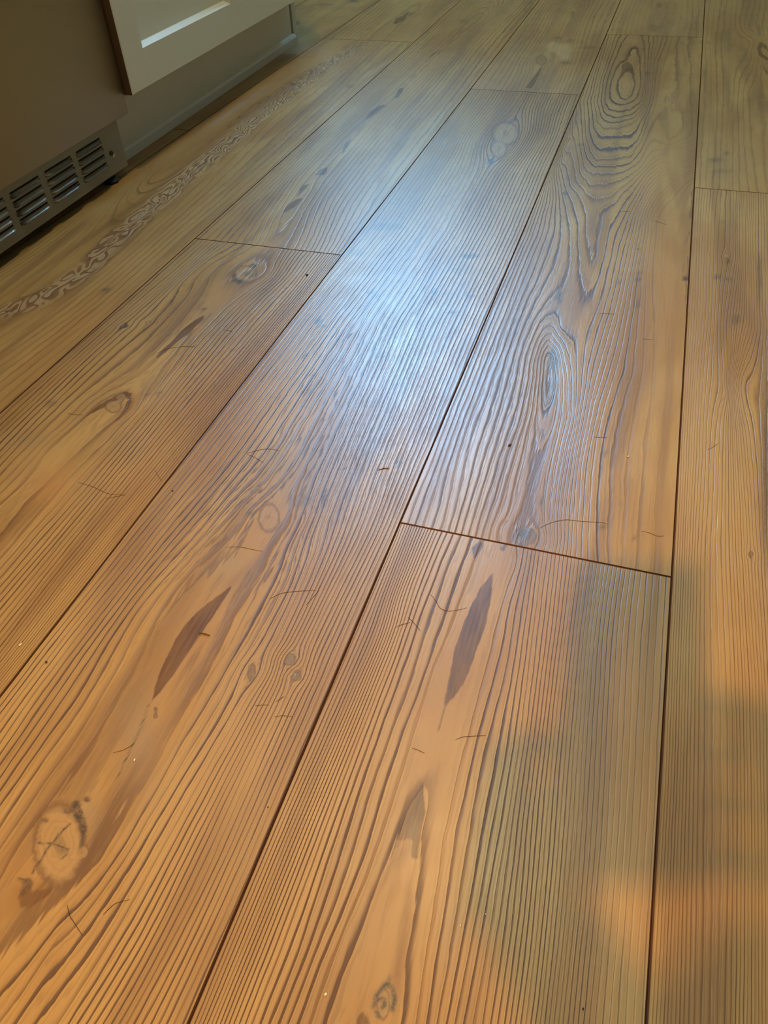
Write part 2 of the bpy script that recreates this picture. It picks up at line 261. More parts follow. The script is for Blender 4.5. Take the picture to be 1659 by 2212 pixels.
# ------------------------------------------------------------------ plank floor
PLANKS = [
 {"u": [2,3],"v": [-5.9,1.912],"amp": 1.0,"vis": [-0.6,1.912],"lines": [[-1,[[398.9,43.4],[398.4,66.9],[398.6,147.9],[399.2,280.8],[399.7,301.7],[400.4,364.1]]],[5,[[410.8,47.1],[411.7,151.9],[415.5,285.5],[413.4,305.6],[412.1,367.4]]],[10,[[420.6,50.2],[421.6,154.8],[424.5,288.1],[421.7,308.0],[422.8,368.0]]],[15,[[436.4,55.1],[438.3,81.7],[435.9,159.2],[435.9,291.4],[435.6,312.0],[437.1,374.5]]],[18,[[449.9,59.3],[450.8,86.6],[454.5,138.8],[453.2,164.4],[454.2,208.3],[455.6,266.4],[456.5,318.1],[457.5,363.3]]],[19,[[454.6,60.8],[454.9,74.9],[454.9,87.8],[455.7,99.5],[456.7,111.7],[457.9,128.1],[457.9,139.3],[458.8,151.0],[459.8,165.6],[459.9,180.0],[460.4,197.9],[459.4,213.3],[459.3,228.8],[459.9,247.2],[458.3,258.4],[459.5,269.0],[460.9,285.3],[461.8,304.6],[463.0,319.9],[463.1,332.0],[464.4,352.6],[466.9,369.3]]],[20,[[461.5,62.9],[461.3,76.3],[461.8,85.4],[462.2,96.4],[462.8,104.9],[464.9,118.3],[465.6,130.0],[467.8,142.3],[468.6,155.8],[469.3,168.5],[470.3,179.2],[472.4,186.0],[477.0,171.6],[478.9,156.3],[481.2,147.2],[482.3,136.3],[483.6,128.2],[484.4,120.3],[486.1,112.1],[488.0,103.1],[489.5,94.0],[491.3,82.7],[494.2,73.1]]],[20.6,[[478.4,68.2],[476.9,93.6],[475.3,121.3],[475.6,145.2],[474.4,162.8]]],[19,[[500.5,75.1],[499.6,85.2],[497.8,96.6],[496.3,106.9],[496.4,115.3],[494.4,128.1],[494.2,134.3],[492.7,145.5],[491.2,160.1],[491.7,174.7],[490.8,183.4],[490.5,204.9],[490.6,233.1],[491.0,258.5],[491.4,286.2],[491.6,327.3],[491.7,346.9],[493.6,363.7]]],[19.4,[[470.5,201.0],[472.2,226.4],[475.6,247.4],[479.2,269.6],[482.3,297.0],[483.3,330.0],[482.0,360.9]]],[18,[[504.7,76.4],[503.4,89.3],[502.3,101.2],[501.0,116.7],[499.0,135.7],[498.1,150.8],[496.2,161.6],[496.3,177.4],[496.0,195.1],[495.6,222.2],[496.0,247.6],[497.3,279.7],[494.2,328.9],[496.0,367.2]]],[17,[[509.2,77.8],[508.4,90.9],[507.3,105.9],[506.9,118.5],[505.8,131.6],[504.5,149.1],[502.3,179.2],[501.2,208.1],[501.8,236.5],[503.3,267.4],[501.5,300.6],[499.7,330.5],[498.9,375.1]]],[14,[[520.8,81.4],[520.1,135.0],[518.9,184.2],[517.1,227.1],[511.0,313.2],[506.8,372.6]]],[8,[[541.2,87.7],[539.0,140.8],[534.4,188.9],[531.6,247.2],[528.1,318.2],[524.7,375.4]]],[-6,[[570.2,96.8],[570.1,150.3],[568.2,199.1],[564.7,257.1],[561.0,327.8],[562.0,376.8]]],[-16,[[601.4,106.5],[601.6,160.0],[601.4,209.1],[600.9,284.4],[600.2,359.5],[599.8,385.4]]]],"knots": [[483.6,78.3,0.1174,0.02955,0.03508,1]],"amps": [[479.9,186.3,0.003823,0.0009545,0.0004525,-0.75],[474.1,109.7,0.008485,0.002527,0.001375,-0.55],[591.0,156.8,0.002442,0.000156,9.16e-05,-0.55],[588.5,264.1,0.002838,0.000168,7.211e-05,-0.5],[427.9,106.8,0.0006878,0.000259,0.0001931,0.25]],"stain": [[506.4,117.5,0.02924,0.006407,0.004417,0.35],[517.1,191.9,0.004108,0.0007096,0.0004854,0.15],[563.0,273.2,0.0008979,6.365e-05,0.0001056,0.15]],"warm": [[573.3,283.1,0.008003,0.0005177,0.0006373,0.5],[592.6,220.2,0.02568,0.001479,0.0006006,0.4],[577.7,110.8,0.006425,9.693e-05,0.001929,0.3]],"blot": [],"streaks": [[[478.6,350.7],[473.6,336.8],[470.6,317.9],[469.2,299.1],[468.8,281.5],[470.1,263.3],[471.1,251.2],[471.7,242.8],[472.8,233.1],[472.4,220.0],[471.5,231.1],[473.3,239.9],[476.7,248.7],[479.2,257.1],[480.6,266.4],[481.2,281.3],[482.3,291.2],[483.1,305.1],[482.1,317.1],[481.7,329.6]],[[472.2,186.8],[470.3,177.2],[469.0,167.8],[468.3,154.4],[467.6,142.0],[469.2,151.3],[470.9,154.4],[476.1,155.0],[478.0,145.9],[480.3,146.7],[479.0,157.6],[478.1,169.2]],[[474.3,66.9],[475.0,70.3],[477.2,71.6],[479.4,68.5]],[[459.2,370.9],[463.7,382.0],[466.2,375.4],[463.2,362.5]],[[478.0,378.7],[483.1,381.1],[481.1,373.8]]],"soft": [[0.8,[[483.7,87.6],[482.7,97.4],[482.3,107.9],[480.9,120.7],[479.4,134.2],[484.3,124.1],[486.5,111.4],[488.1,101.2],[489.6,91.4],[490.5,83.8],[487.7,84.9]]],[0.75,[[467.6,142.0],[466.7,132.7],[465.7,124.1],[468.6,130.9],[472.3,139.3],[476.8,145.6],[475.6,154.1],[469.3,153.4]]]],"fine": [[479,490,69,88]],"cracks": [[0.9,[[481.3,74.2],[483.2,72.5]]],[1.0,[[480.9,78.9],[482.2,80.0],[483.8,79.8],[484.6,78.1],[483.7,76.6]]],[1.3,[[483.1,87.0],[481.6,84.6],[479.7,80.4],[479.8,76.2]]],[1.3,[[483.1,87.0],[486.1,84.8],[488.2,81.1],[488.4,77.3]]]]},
 {"u": [1,2],"v": [-0.33,7.477],"amp": 0.95,"lines": [[-15,[[197.6,168.4],[197.3,222.2],[199.1,314.8],[202.4,401.0],[202.3,635.3],[209.8,871.5],[202.8,1459.0]]],[-9,[[222.4,136.0],[220.9,160.1],[220.9,193.8],[221.0,229.1],[224.3,292.1],[224.7,322.0],[230.5,408.7],[232.1,642.9],[241.5,878.9],[235.5,1465.0]]],[-4,[[247.8,103.7],[248.3,119.5],[247.7,146.8],[249.1,173.5],[244.4,235.8],[246.1,275.0],[254.2,330.4],[264.9,418.1],[261.8,650.4],[270.1,885.6],[264.0,1470.2]]],[-2.2,[[262.3,85.4],[262.1,109.7],[261.4,123.5],[262.5,135.4],[262.8,155.1],[261.4,170.4],[260.9,194.6],[255.5,239.1]]],[-1,[[272.2,96.2],[274.8,107.2],[280.1,114.9],[281.3,126.6],[279.1,136.7],[279.5,161.0],[278.1,178.7],[276.0,190.2],[268.8,242.9],[266.7,285.5],[288.9,340.2],[295.3,426.5],[284.6,656.2],[290.1,890.3],[284.3,1473.9]]],[-0.5,[[298.9,123.3],[297.8,149.3],[298.3,174.7],[293.5,211.5],[291.3,253.6]]],[0,[[299.9,37.6],[305.8,51.4],[309.4,61.1],[313.5,69.9],[316.0,79.8],[317.1,89.5],[317.5,98.1],[319.9,110.7],[319.3,124.5],[319.2,136.5],[320.6,148.6],[319.7,168.2],[320.7,186.3],[321.7,208.9],[322.1,231.0],[319.0,261.6],[319.6,282.9],[319.2,307.4],[313.0,347.0],[307.4,429.8],[293.2,658.4],[297.5,892.0],[290.7,1475.0]]],[-0.15,[[296.3,64.1],[305.3,75.1],[310.9,87.6],[311.1,108.0],[308.9,129.7],[308.7,152.5],[313.2,184.8],[315.4,203.9],[316.4,238.9],[316.8,256.9]]],[1,[[310.1,24.6],[313.6,41.0],[316.6,57.3],[319.1,65.4],[323.4,76.4],[325.1,83.9],[326.3,93.8],[327.7,106.6],[327.7,122.4],[329.1,140.9],[329.1,171.0],[331.8,208.4],[331.5,261.1],[331.6,304.1],[324.0,350.1],[318.0,432.7],[301.2,660.5],[305.4,893.9],[298.8,1476.5]]],[2,[[316.4,19.6],[318.5,34.4],[319.1,47.8],[321.9,55.7],[325.4,66.0],[327.9,77.1],[330.3,92.8],[332.6,105.7],[332.7,121.5],[333.6,140.9],[335.9,169.9],[337.3,217.1],[338.8,263.3],[338.0,310.5],[330.1,351.8],[322.6,434.0],[306.4,661.8],[310.6,895.1],[303.7,1477.4]]],[5,[[341.8,25.6],[344.3,42.4],[347.1,66.3],[348.9,99.2],[349.2,133.0],[350.7,165.1],[353.1,211.2],[352.8,267.3],[349.2,332.4],[343.8,355.7],[336.9,437.9],[322.5,665.9],[327.0,898.9],[318.2,1480.1]]],[9,[[358.4,30.8],[362.6,62.5],[363.1,98.7],[363.5,137.3],[364.0,187.8],[365.0,270.9],[364.0,331.9],[362.6,361.0],[355.7,443.1],[343.7,671.3],[346.8,903.6],[339.0,1483.9]]],[13,[[372.9,35.3],[376.0,70.8],[377.3,107.9],[376.0,141.1],[376.3,194.6],[375.6,273.9],[376.9,326.2],[377.9,365.3],[372.5,447.7],[364.8,676.6],[367.6,908.4],[359.0,1487.5]]],[20,[[398.2,43.2],[398.4,66.9],[399.6,148.2],[399.2,280.8],[400.9,371.8],[400.5,455.4],[398.4,685.2],[401.8,916.4],[394.9,1494.1]]]],"knots": [[292.4,96.6,0.004363,0.002334,0.004107,2],[306.9,96.1,0.06704,0.01633,0.1065,1],[299.8,360.0,0.01354,0.004794,0.006554,0],[367.3,242.7,0.05867,0.01081,0.05209,3],[347.2,226.5,0.116,0.04879,0.04045,3],[302.2,182.5,0.2653,0.1359,0.141,3],[308.9,1269.9,0.002288,0.0003738,0.0004312,0],[313.0,1197.5,0.007584,0.001369,0.001032,0],[376.0,232.1,0.07205,0.01221,0.06515,3]],"amps": [[303.8,176.3,0.003844,0.002159,0.001565,-0.6],[287.5,296.0,0.002086,0.0006263,0.001816,-0.3],[176.0,1216.3,6.664e-05,1.633e-05,1.755e-05,-0.45],[385.3,130.5,0.003592,0.001663,0.0009821,-0.35],[342.4,73.7,0.001167,0.0005575,0.0009392,0.3]],"stain": [[302.1,163.0,0.004924,0.002676,0.00259,0.45],[299.7,115.3,0.01804,0.01004,0.01314,0.35],[295.3,302.9,0.002999,0.0008669,0.002528,0.3],[290.1,418.9,0.0007373,0.0001455,0.0006717,0.45],[264.8,382.3,0.001757,0.0002435,0.002265,0.3]],"warm": [[284.7,79.6,0.003639,0.001007,0.006387,0.3],[419.0,115.8,0.005872,0.002346,0.001491,0.25]],"blot": [[288.7,118.0,0.08828,0.002293,0.1939,0.7],[292.6,122.3,0.1544,0.009756,0.3173,0.6],[293.7,113.5,0.1404,0.07042,0.1305,0.75],[300.9,107.6,0.4504,0.2954,0.2241,0.6],[287.1,113.7,0.08812,-0.07329,0.3938,0.5],[277.2,105.2,0.2168,-0.04484,0.6351,0.5],[296.8,93.3,0.0942,0.009068,0.1939,0.25],[288.8,74.1,0.08133,0.01576,0.1595,0.6],[288.9,70.0,0.2037,0.08682,0.2847,0.4],[283.6,359.7,0.06661,0.01404,0.0676,0.4],[333.3,392.8,0.09971,0.0358,0.02256,0.5],[318.2,385.8,0.01696,0.001794,0.01904,0.35],[337.0,431.8,0.1772,0.01288,0.19,0.7],[228.4,649.8,0.04519,0.01177,0.02762,0.6],[238.6,639.7,0.04941,0.0001694,0.07378,0.6],[240.7,582.4,0.1164,0.02341,0.1005,0.6],[331.9,740.1,0.05637,0.008807,0.02735,0.6],[361.4,700.4,0.06292,0.005012,0.04344,0.6],[263.1,720.8,0.02526,-0.0006192,0.03618,0.45],[273.3,714.7,0.0554,0.008726,0.04029,0.5],[372.6,739.4,0.04032,-0.005223,0.05702,0.5],[378.1,449.3,0.246,0.06685,0.04897,0.5],[313.2,599.5,0.01319,-0.006255,0.03843,0.3],[350.7,834.6,0.009314,-0.004333,0.02596,0.6],[228.7,890.1,0.002017,-0.00127,0.007791,0.3],[214.8,812.2,0.007526,0.0001703,0.0103,0.2],[350.1,801.5,0.003811,0.0001939,0.002966,0.2]],"streaks": [[[288.5,67.6],[293.7,63.8],[297.0,65.5],[299.8,68.9],[303.2,73.2],[302.8,75.5],[298.5,72.7],[294.3,70.5],[290.7,72.3],[288.5,70.6]],[[295.3,191.4],[291.0,205.3],[288.4,219.3],[286.9,234.2],[287.6,250.4],[290.8,262.6],[297.0,277.2],[302.7,287.7],[302.4,273.6],[301.5,259.8],[300.5,244.1],[299.6,226.3],[298.8,211.2],[297.3,198.9]]],"soft": [[0.5,[[287.7,60.3],[294.9,60.3],[298.3,67.1],[301.8,74.0],[296.0,72.2],[288.4,74.7],[283.5,69.6]]],[0.35,[[295.1,288.2],[304.2,307.8],[309.7,328.5],[311.3,321.7],[307.1,301.6],[301.8,282.1]]]],"fine": [[240,332,60,131]],"fins": [[319.3,499.4,0.0001424,4.494e-05,3.585e-05,0.75],[271.6,335.3,0.000543,0.0002173,0.0003016,0.4],[292.1,1045.9,0.0001571,3.529e-05,1.724e-05,0.6]],"cracks": [[0.6,[[288.2,78.7],[287.3,82.4],[288.4,86.5],[287.6,92.1],[288.9,96.6],[290.0,103.5],[291.7,107.5]]],[0.45,[[281.3,93.8],[284.6,94.2],[288.3,95.6],[293.8,95.5],[299.2,95.3]]],[0.4,[[299.2,95.3],[299.9,92.7],[298.4,89.8]]],[1.0,[[291.6,112.8],[296.9,109.6],[301.4,105.1],[303.6,101.8],[305.1,98.4]]],[0.9,[[286.5,118.2],[291.9,115.7],[297.4,111.9],[301.9,107.9]]],[0.7,[[282.6,74.6],[286.9,74.7],[290.8,73.7]]],[0.45,[[294.5,189.4],[299.0,168.7],[301.1,149.6],[302.3,140.2]]]]},
 {"u": [0,1],"v": [-3.8,4.005],"amp": 0.85,"vis": [0.2,4.005],"lines": [[-12,[[4.1,340.1],[-1.1,419.8],[1.9,492.6],[5.2,626.2],[6.1,802.7]]],[-8,[[27.8,346.7],[23.9,388.1],[23.3,449.7],[21.9,537.2],[25.0,652.8],[28.1,723.2],[29.9,798.7]]],[-4,[[51.4,353.2],[48.9,381.4],[47.9,430.0],[51.0,505.4],[54.7,573.5],[54.9,644.0],[44.2,693.7],[47.6,750.3],[59.6,794.9]]],[-1.5,[[71.3,327.9],[71.0,364.8],[71.2,411.3],[74.8,457.3],[82.5,489.1],[91.3,511.0],[90.5,536.4],[95.2,558.9],[97.2,584.4],[103.8,631.3],[95.2,670.3],[86.9,704.2],[80.3,735.9],[87.8,765.1],[98.0,801.3]]],[-0.2,[[80.6,316.1],[82.6,329.3],[82.9,345.3],[80.1,364.8],[74.4,391.7],[79.3,403.9],[80.5,430.8],[84.1,451.5],[90.9,467.7],[95.9,479.9],[105.7,475.5],[106.6,463.5],[111.8,446.4],[111.0,429.1],[110.2,408.2],[108.6,399.1],[108.2,380.8],[105.3,366.8],[105.4,348.5],[103.9,330.6],[104.4,313.8],[105.5,296.8],[105.0,285.1]]],[0.3,[[92.7,300.7],[93.8,340.6],[95.0,384.2],[96.1,425.0],[99.0,451.0]]],[-0.8,[[104.5,490.9],[103.5,527.7],[105.2,581.8],[106.4,620.8]]],[-1.5,[[123.3,261.9],[121.4,321.4],[121.4,366.3],[123.9,411.9],[122.1,453.6],[119.1,487.7],[112.4,549.1],[106.1,610.8],[105.2,662.0],[115.0,695.2],[120.7,733.7],[117.6,795.4]]],[-8,[[157.2,218.9],[156.2,302.7],[155.4,369.6],[153.9,440.7],[152.1,523.7],[150.1,622.0],[153.6,712.6],[153.7,797.5]]],[-15,[[182.7,186.4],[180.5,256.2],[180.6,364.7],[181.7,458.8],[183.1,574.5],[184.9,692.7],[183.8,798.3]]],[-23,[[197.7,167.4],[197.8,194.6],[201.7,400.7],[202.3,635.3],[204.5,800.7]]]],"knots": [[97.4,471.0,0.04058,0.01887,0.03615,4],[98.3,456.1,0.01461,0.005954,0.0162,0],[105.5,727.6,0.00494,0.001742,0.003261,0],[28.3,587.1,0.06477,0.02806,0.06528,3],[51.0,598.8,0.08734,0.04335,0.05808,0]],"amps": [[98.4,366.1,0.001333,0.000711,0.001365,-0.7],[111.6,504.8,0.001558,0.0007274,0.001124,-0.5],[97.8,670.9,0.001905,0.0007023,0.001406,-0.5],[202.4,342.4,0.0004238,0.0001166,0.0005467,-0.2]],"stain": [[82.7,355.6,0.002981,0.001663,0.00323,0.2],[50.7,392.0,0.001906,0.0002843,0.004414,0.25],[130.6,617.0,0.0006967,0.0002503,0.0005117,0.55],[144.1,682.5,0.0008855,0.0002579,0.0007072,0.4],[105.2,581.8,0.002224,0.0006781,0.002449,0.5],[143.6,410.6,0.001379,0.000394,0.001905,0.2],[146.3,349.3,0.003327,0.001591,0.003253,0.2],[124.5,500.2,0.002548,0.0009325,0.002536,0.2]],"warm": [[97.8,347.6,0.001401,0.00065,0.00182,0.5],[7.4,494.0,0.0009591,0.0005611,0.0008601,0.2],[200.5,353.0,0.0009302,0.0002597,0.001172,0.15]],"blot": [[106.2,749.5,0.04455,0.009482,0.05045,0.8],[96.2,715.8,0.1118,0.0524,0.03365,0.8],[107.1,709.2,0.04621,0.01391,0.04024,0.8],[110.9,728.9,0.01998,0.006331,0.0153,0.4],[29.8,586.5,0.08743,0.04198,0.07404,0.8],[96.1,640.7,0.1943,0.091,0.08943,0.7],[36.7,445.6,0.02098,0.006428,0.0369,0.3],[128.1,486.9,0.1152,0.04638,0.103,0.4],[119.6,479.2,0.06965,0.008898,0.1271,0.4]],"streaks": [[[95.9,479.9],[90.0,469.0],[84.2,454.5],[81.8,435.5],[86.6,447.0],[95.0,461.2],[98.8,473.7],[105.5,470.1],[110.2,457.8],[112.5,443.7],[112.8,430.9],[114.3,438.5],[113.7,452.8],[110.1,466.7],[104.5,477.5]],[[93.8,540.7],[93.6,554.0],[95.5,571.8],[94.6,596.2],[98.0,615.7],[102.7,628.0],[105.5,620.6],[104.3,598.6],[101.3,578.9],[98.4,557.0],[97.1,543.3]]],"fins": [[175.6,498.0,0.000216,9.9e-05,9.88e-05,0.5],[184.4,261.9,0.0002991,0.0001348,0.0003458,0.4]]},
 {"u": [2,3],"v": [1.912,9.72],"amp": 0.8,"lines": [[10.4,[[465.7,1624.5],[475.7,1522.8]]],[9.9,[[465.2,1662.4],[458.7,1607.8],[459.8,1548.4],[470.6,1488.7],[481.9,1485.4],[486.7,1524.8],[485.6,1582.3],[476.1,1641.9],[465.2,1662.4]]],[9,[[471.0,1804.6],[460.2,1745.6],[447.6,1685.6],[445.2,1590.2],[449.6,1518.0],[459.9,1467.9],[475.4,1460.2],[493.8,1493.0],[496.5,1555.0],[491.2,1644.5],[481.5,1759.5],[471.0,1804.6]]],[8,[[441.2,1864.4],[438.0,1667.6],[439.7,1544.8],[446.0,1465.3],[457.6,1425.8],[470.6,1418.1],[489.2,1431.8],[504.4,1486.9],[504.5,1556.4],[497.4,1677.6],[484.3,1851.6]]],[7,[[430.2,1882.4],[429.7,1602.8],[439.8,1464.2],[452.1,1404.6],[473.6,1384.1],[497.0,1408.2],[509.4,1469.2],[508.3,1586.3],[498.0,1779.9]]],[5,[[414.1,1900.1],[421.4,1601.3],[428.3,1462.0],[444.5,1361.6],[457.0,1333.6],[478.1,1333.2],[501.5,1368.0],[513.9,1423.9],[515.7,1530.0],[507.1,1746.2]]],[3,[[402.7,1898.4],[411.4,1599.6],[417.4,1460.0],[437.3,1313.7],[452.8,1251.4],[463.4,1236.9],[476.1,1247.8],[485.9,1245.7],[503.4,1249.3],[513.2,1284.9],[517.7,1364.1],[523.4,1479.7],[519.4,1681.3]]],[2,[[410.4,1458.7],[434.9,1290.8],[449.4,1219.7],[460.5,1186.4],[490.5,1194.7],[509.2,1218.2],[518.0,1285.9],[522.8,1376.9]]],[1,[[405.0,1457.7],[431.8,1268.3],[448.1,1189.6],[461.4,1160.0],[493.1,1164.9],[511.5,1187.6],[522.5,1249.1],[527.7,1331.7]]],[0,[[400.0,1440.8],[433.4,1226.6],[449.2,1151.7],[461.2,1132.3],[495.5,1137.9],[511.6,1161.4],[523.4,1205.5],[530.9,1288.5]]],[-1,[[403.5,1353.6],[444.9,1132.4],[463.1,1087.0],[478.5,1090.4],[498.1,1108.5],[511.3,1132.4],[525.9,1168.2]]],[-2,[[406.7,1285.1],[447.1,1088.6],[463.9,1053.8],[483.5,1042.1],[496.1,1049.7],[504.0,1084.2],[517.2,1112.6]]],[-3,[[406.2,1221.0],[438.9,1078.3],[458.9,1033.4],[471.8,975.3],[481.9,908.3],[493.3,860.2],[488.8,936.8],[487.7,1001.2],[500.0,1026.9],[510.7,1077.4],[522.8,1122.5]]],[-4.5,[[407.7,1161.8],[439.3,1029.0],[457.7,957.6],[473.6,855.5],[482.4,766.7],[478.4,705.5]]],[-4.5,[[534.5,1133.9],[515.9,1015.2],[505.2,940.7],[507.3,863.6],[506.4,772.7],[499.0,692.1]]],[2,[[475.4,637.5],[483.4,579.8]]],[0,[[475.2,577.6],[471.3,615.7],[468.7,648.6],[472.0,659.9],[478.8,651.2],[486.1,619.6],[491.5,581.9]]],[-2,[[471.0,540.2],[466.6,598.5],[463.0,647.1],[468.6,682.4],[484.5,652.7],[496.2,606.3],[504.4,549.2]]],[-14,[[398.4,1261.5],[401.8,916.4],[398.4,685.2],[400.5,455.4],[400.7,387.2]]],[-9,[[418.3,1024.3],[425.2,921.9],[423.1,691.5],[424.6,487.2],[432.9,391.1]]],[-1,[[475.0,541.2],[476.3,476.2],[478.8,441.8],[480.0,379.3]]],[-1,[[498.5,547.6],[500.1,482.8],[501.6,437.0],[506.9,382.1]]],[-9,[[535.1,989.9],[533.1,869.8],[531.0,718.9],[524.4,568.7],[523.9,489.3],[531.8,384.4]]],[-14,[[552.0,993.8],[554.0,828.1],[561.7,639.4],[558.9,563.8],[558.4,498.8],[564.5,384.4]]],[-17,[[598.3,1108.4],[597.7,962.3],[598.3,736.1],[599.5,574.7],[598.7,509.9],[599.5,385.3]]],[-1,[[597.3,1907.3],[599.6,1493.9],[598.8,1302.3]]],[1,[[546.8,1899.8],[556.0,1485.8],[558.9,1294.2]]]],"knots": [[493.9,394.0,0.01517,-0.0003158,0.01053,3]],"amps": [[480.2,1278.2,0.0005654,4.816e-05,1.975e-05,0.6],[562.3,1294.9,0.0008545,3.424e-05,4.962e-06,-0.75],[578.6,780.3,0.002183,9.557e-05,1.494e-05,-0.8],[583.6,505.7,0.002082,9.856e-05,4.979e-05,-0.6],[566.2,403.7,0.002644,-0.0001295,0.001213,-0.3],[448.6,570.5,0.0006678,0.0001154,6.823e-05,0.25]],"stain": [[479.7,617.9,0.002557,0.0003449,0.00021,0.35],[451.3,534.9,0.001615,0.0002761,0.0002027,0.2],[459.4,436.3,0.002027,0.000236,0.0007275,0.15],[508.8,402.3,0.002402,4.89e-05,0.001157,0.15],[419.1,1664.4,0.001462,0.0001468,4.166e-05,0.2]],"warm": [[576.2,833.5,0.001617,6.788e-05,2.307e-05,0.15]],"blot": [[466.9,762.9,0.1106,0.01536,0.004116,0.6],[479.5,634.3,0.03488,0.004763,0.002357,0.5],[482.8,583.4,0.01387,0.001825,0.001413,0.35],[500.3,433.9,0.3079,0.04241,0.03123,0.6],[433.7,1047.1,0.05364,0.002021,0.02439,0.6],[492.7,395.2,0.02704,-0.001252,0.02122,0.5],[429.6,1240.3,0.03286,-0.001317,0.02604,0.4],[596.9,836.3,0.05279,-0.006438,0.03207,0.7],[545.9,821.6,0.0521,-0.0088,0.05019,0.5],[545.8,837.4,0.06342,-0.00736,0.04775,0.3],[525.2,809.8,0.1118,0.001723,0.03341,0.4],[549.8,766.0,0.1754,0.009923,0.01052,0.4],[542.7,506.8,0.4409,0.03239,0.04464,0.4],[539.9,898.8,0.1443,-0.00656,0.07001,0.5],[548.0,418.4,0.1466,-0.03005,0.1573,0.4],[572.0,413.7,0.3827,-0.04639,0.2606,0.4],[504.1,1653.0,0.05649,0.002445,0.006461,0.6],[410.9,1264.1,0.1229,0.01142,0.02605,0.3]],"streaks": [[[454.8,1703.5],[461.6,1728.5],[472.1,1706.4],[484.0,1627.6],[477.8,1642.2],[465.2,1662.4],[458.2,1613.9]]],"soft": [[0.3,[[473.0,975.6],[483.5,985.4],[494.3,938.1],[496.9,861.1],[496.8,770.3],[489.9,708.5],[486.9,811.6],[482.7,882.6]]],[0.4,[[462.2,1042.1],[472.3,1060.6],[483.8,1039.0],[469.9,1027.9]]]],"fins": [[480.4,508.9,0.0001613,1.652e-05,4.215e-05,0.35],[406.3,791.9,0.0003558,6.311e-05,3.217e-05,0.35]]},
 {"u": [-1.07,0],"v": [1.26,9.07],"amp": 0.35,"du": 4,"dv": 8,"lines": [[0,[[-108.5,556.2],[-87.5,682.8],[-102.6,858.6],[-117.4,1112.5],[-126.4,1443.5],[-132.4,1778.1]]],[-5,[[-180.7,647.9],[-176.5,752.6],[-196.2,938.3],[-183.6,1143.2],[-185.1,1402.9]]],[-11,[[-213.7,689.9],[-212.3,890.9],[-198.4,993.6],[-187.8,1289.9],[-195.6,1561.2]]],[-5,[[-53.6,486.6],[-41.4,614.5],[-44.8,783.7],[-49.3,1007.0],[-61.9,1288.0],[-78.6,1746.0]]],[-10,[[-3.9,423.5],[-0.7,496.1],[2.3,630.9],[2.8,808.9],[7.4,871.5],[-2.7,1444.8],[-9.4,1808.8]]]],"knots": [],"amps": [],"stain": [],"warm": [[-7.7,581.9,0.0002219,6.329e-05,0.0003706,0.3],[-17.0,504.8,0.0004206,0.0001941,0.0005745,0.2]],"blot": [[-36.0,651.0,0.04204,0.02084,0.03879,0.6],[-31.8,536.2,0.1294,0.05409,0.191,0.6],[-29.3,1473.0,0.01169,0.002886,0.008173,0.4]],"streaks": [],"soft": [[0.25,[[-36.9,654.2],[-33.8,664.1],[-29.6,652.6],[-31.8,638.7]]]],"swirl": [[[-119.7,586.4],[-100.4,610.6],[-94.1,645.8],[-88.9,684.9],[-102.2,777.2],[-106.7,865.5],[-113.9,983.7],[-117.4,1112.5],[-126.9,1275.4],[-126.4,1443.5],[-126.0,1590.1],[-108.2,1802.3]],17]},
 {"u": [-1.07,0],"v": [9.07,16.9],"amp": 0.4,"vis": [9.07,13],"du": 4,"dv": 8,"lines": [[0,[[-73.3,1828.4],[-88.0,1983.5],[-85.4,2135.5]]],[-8,[[-204.6,1839.3],[-215.6,2119.8]]],[-8,[[-12.0,1824.9],[-5.2,2103.4]]]],"knots": [],"amps": [],"stain": [],"warm": [],"blot": [[-87.1,2082.8,0.01107,0.002916,0.003303,0.4]],"streaks": [[[-94.8,1968.3],[-107.8,2029.6],[-98.1,2055.9],[-100.0,2123.1],[-91.0,2072.1],[-81.6,2008.5]]]},
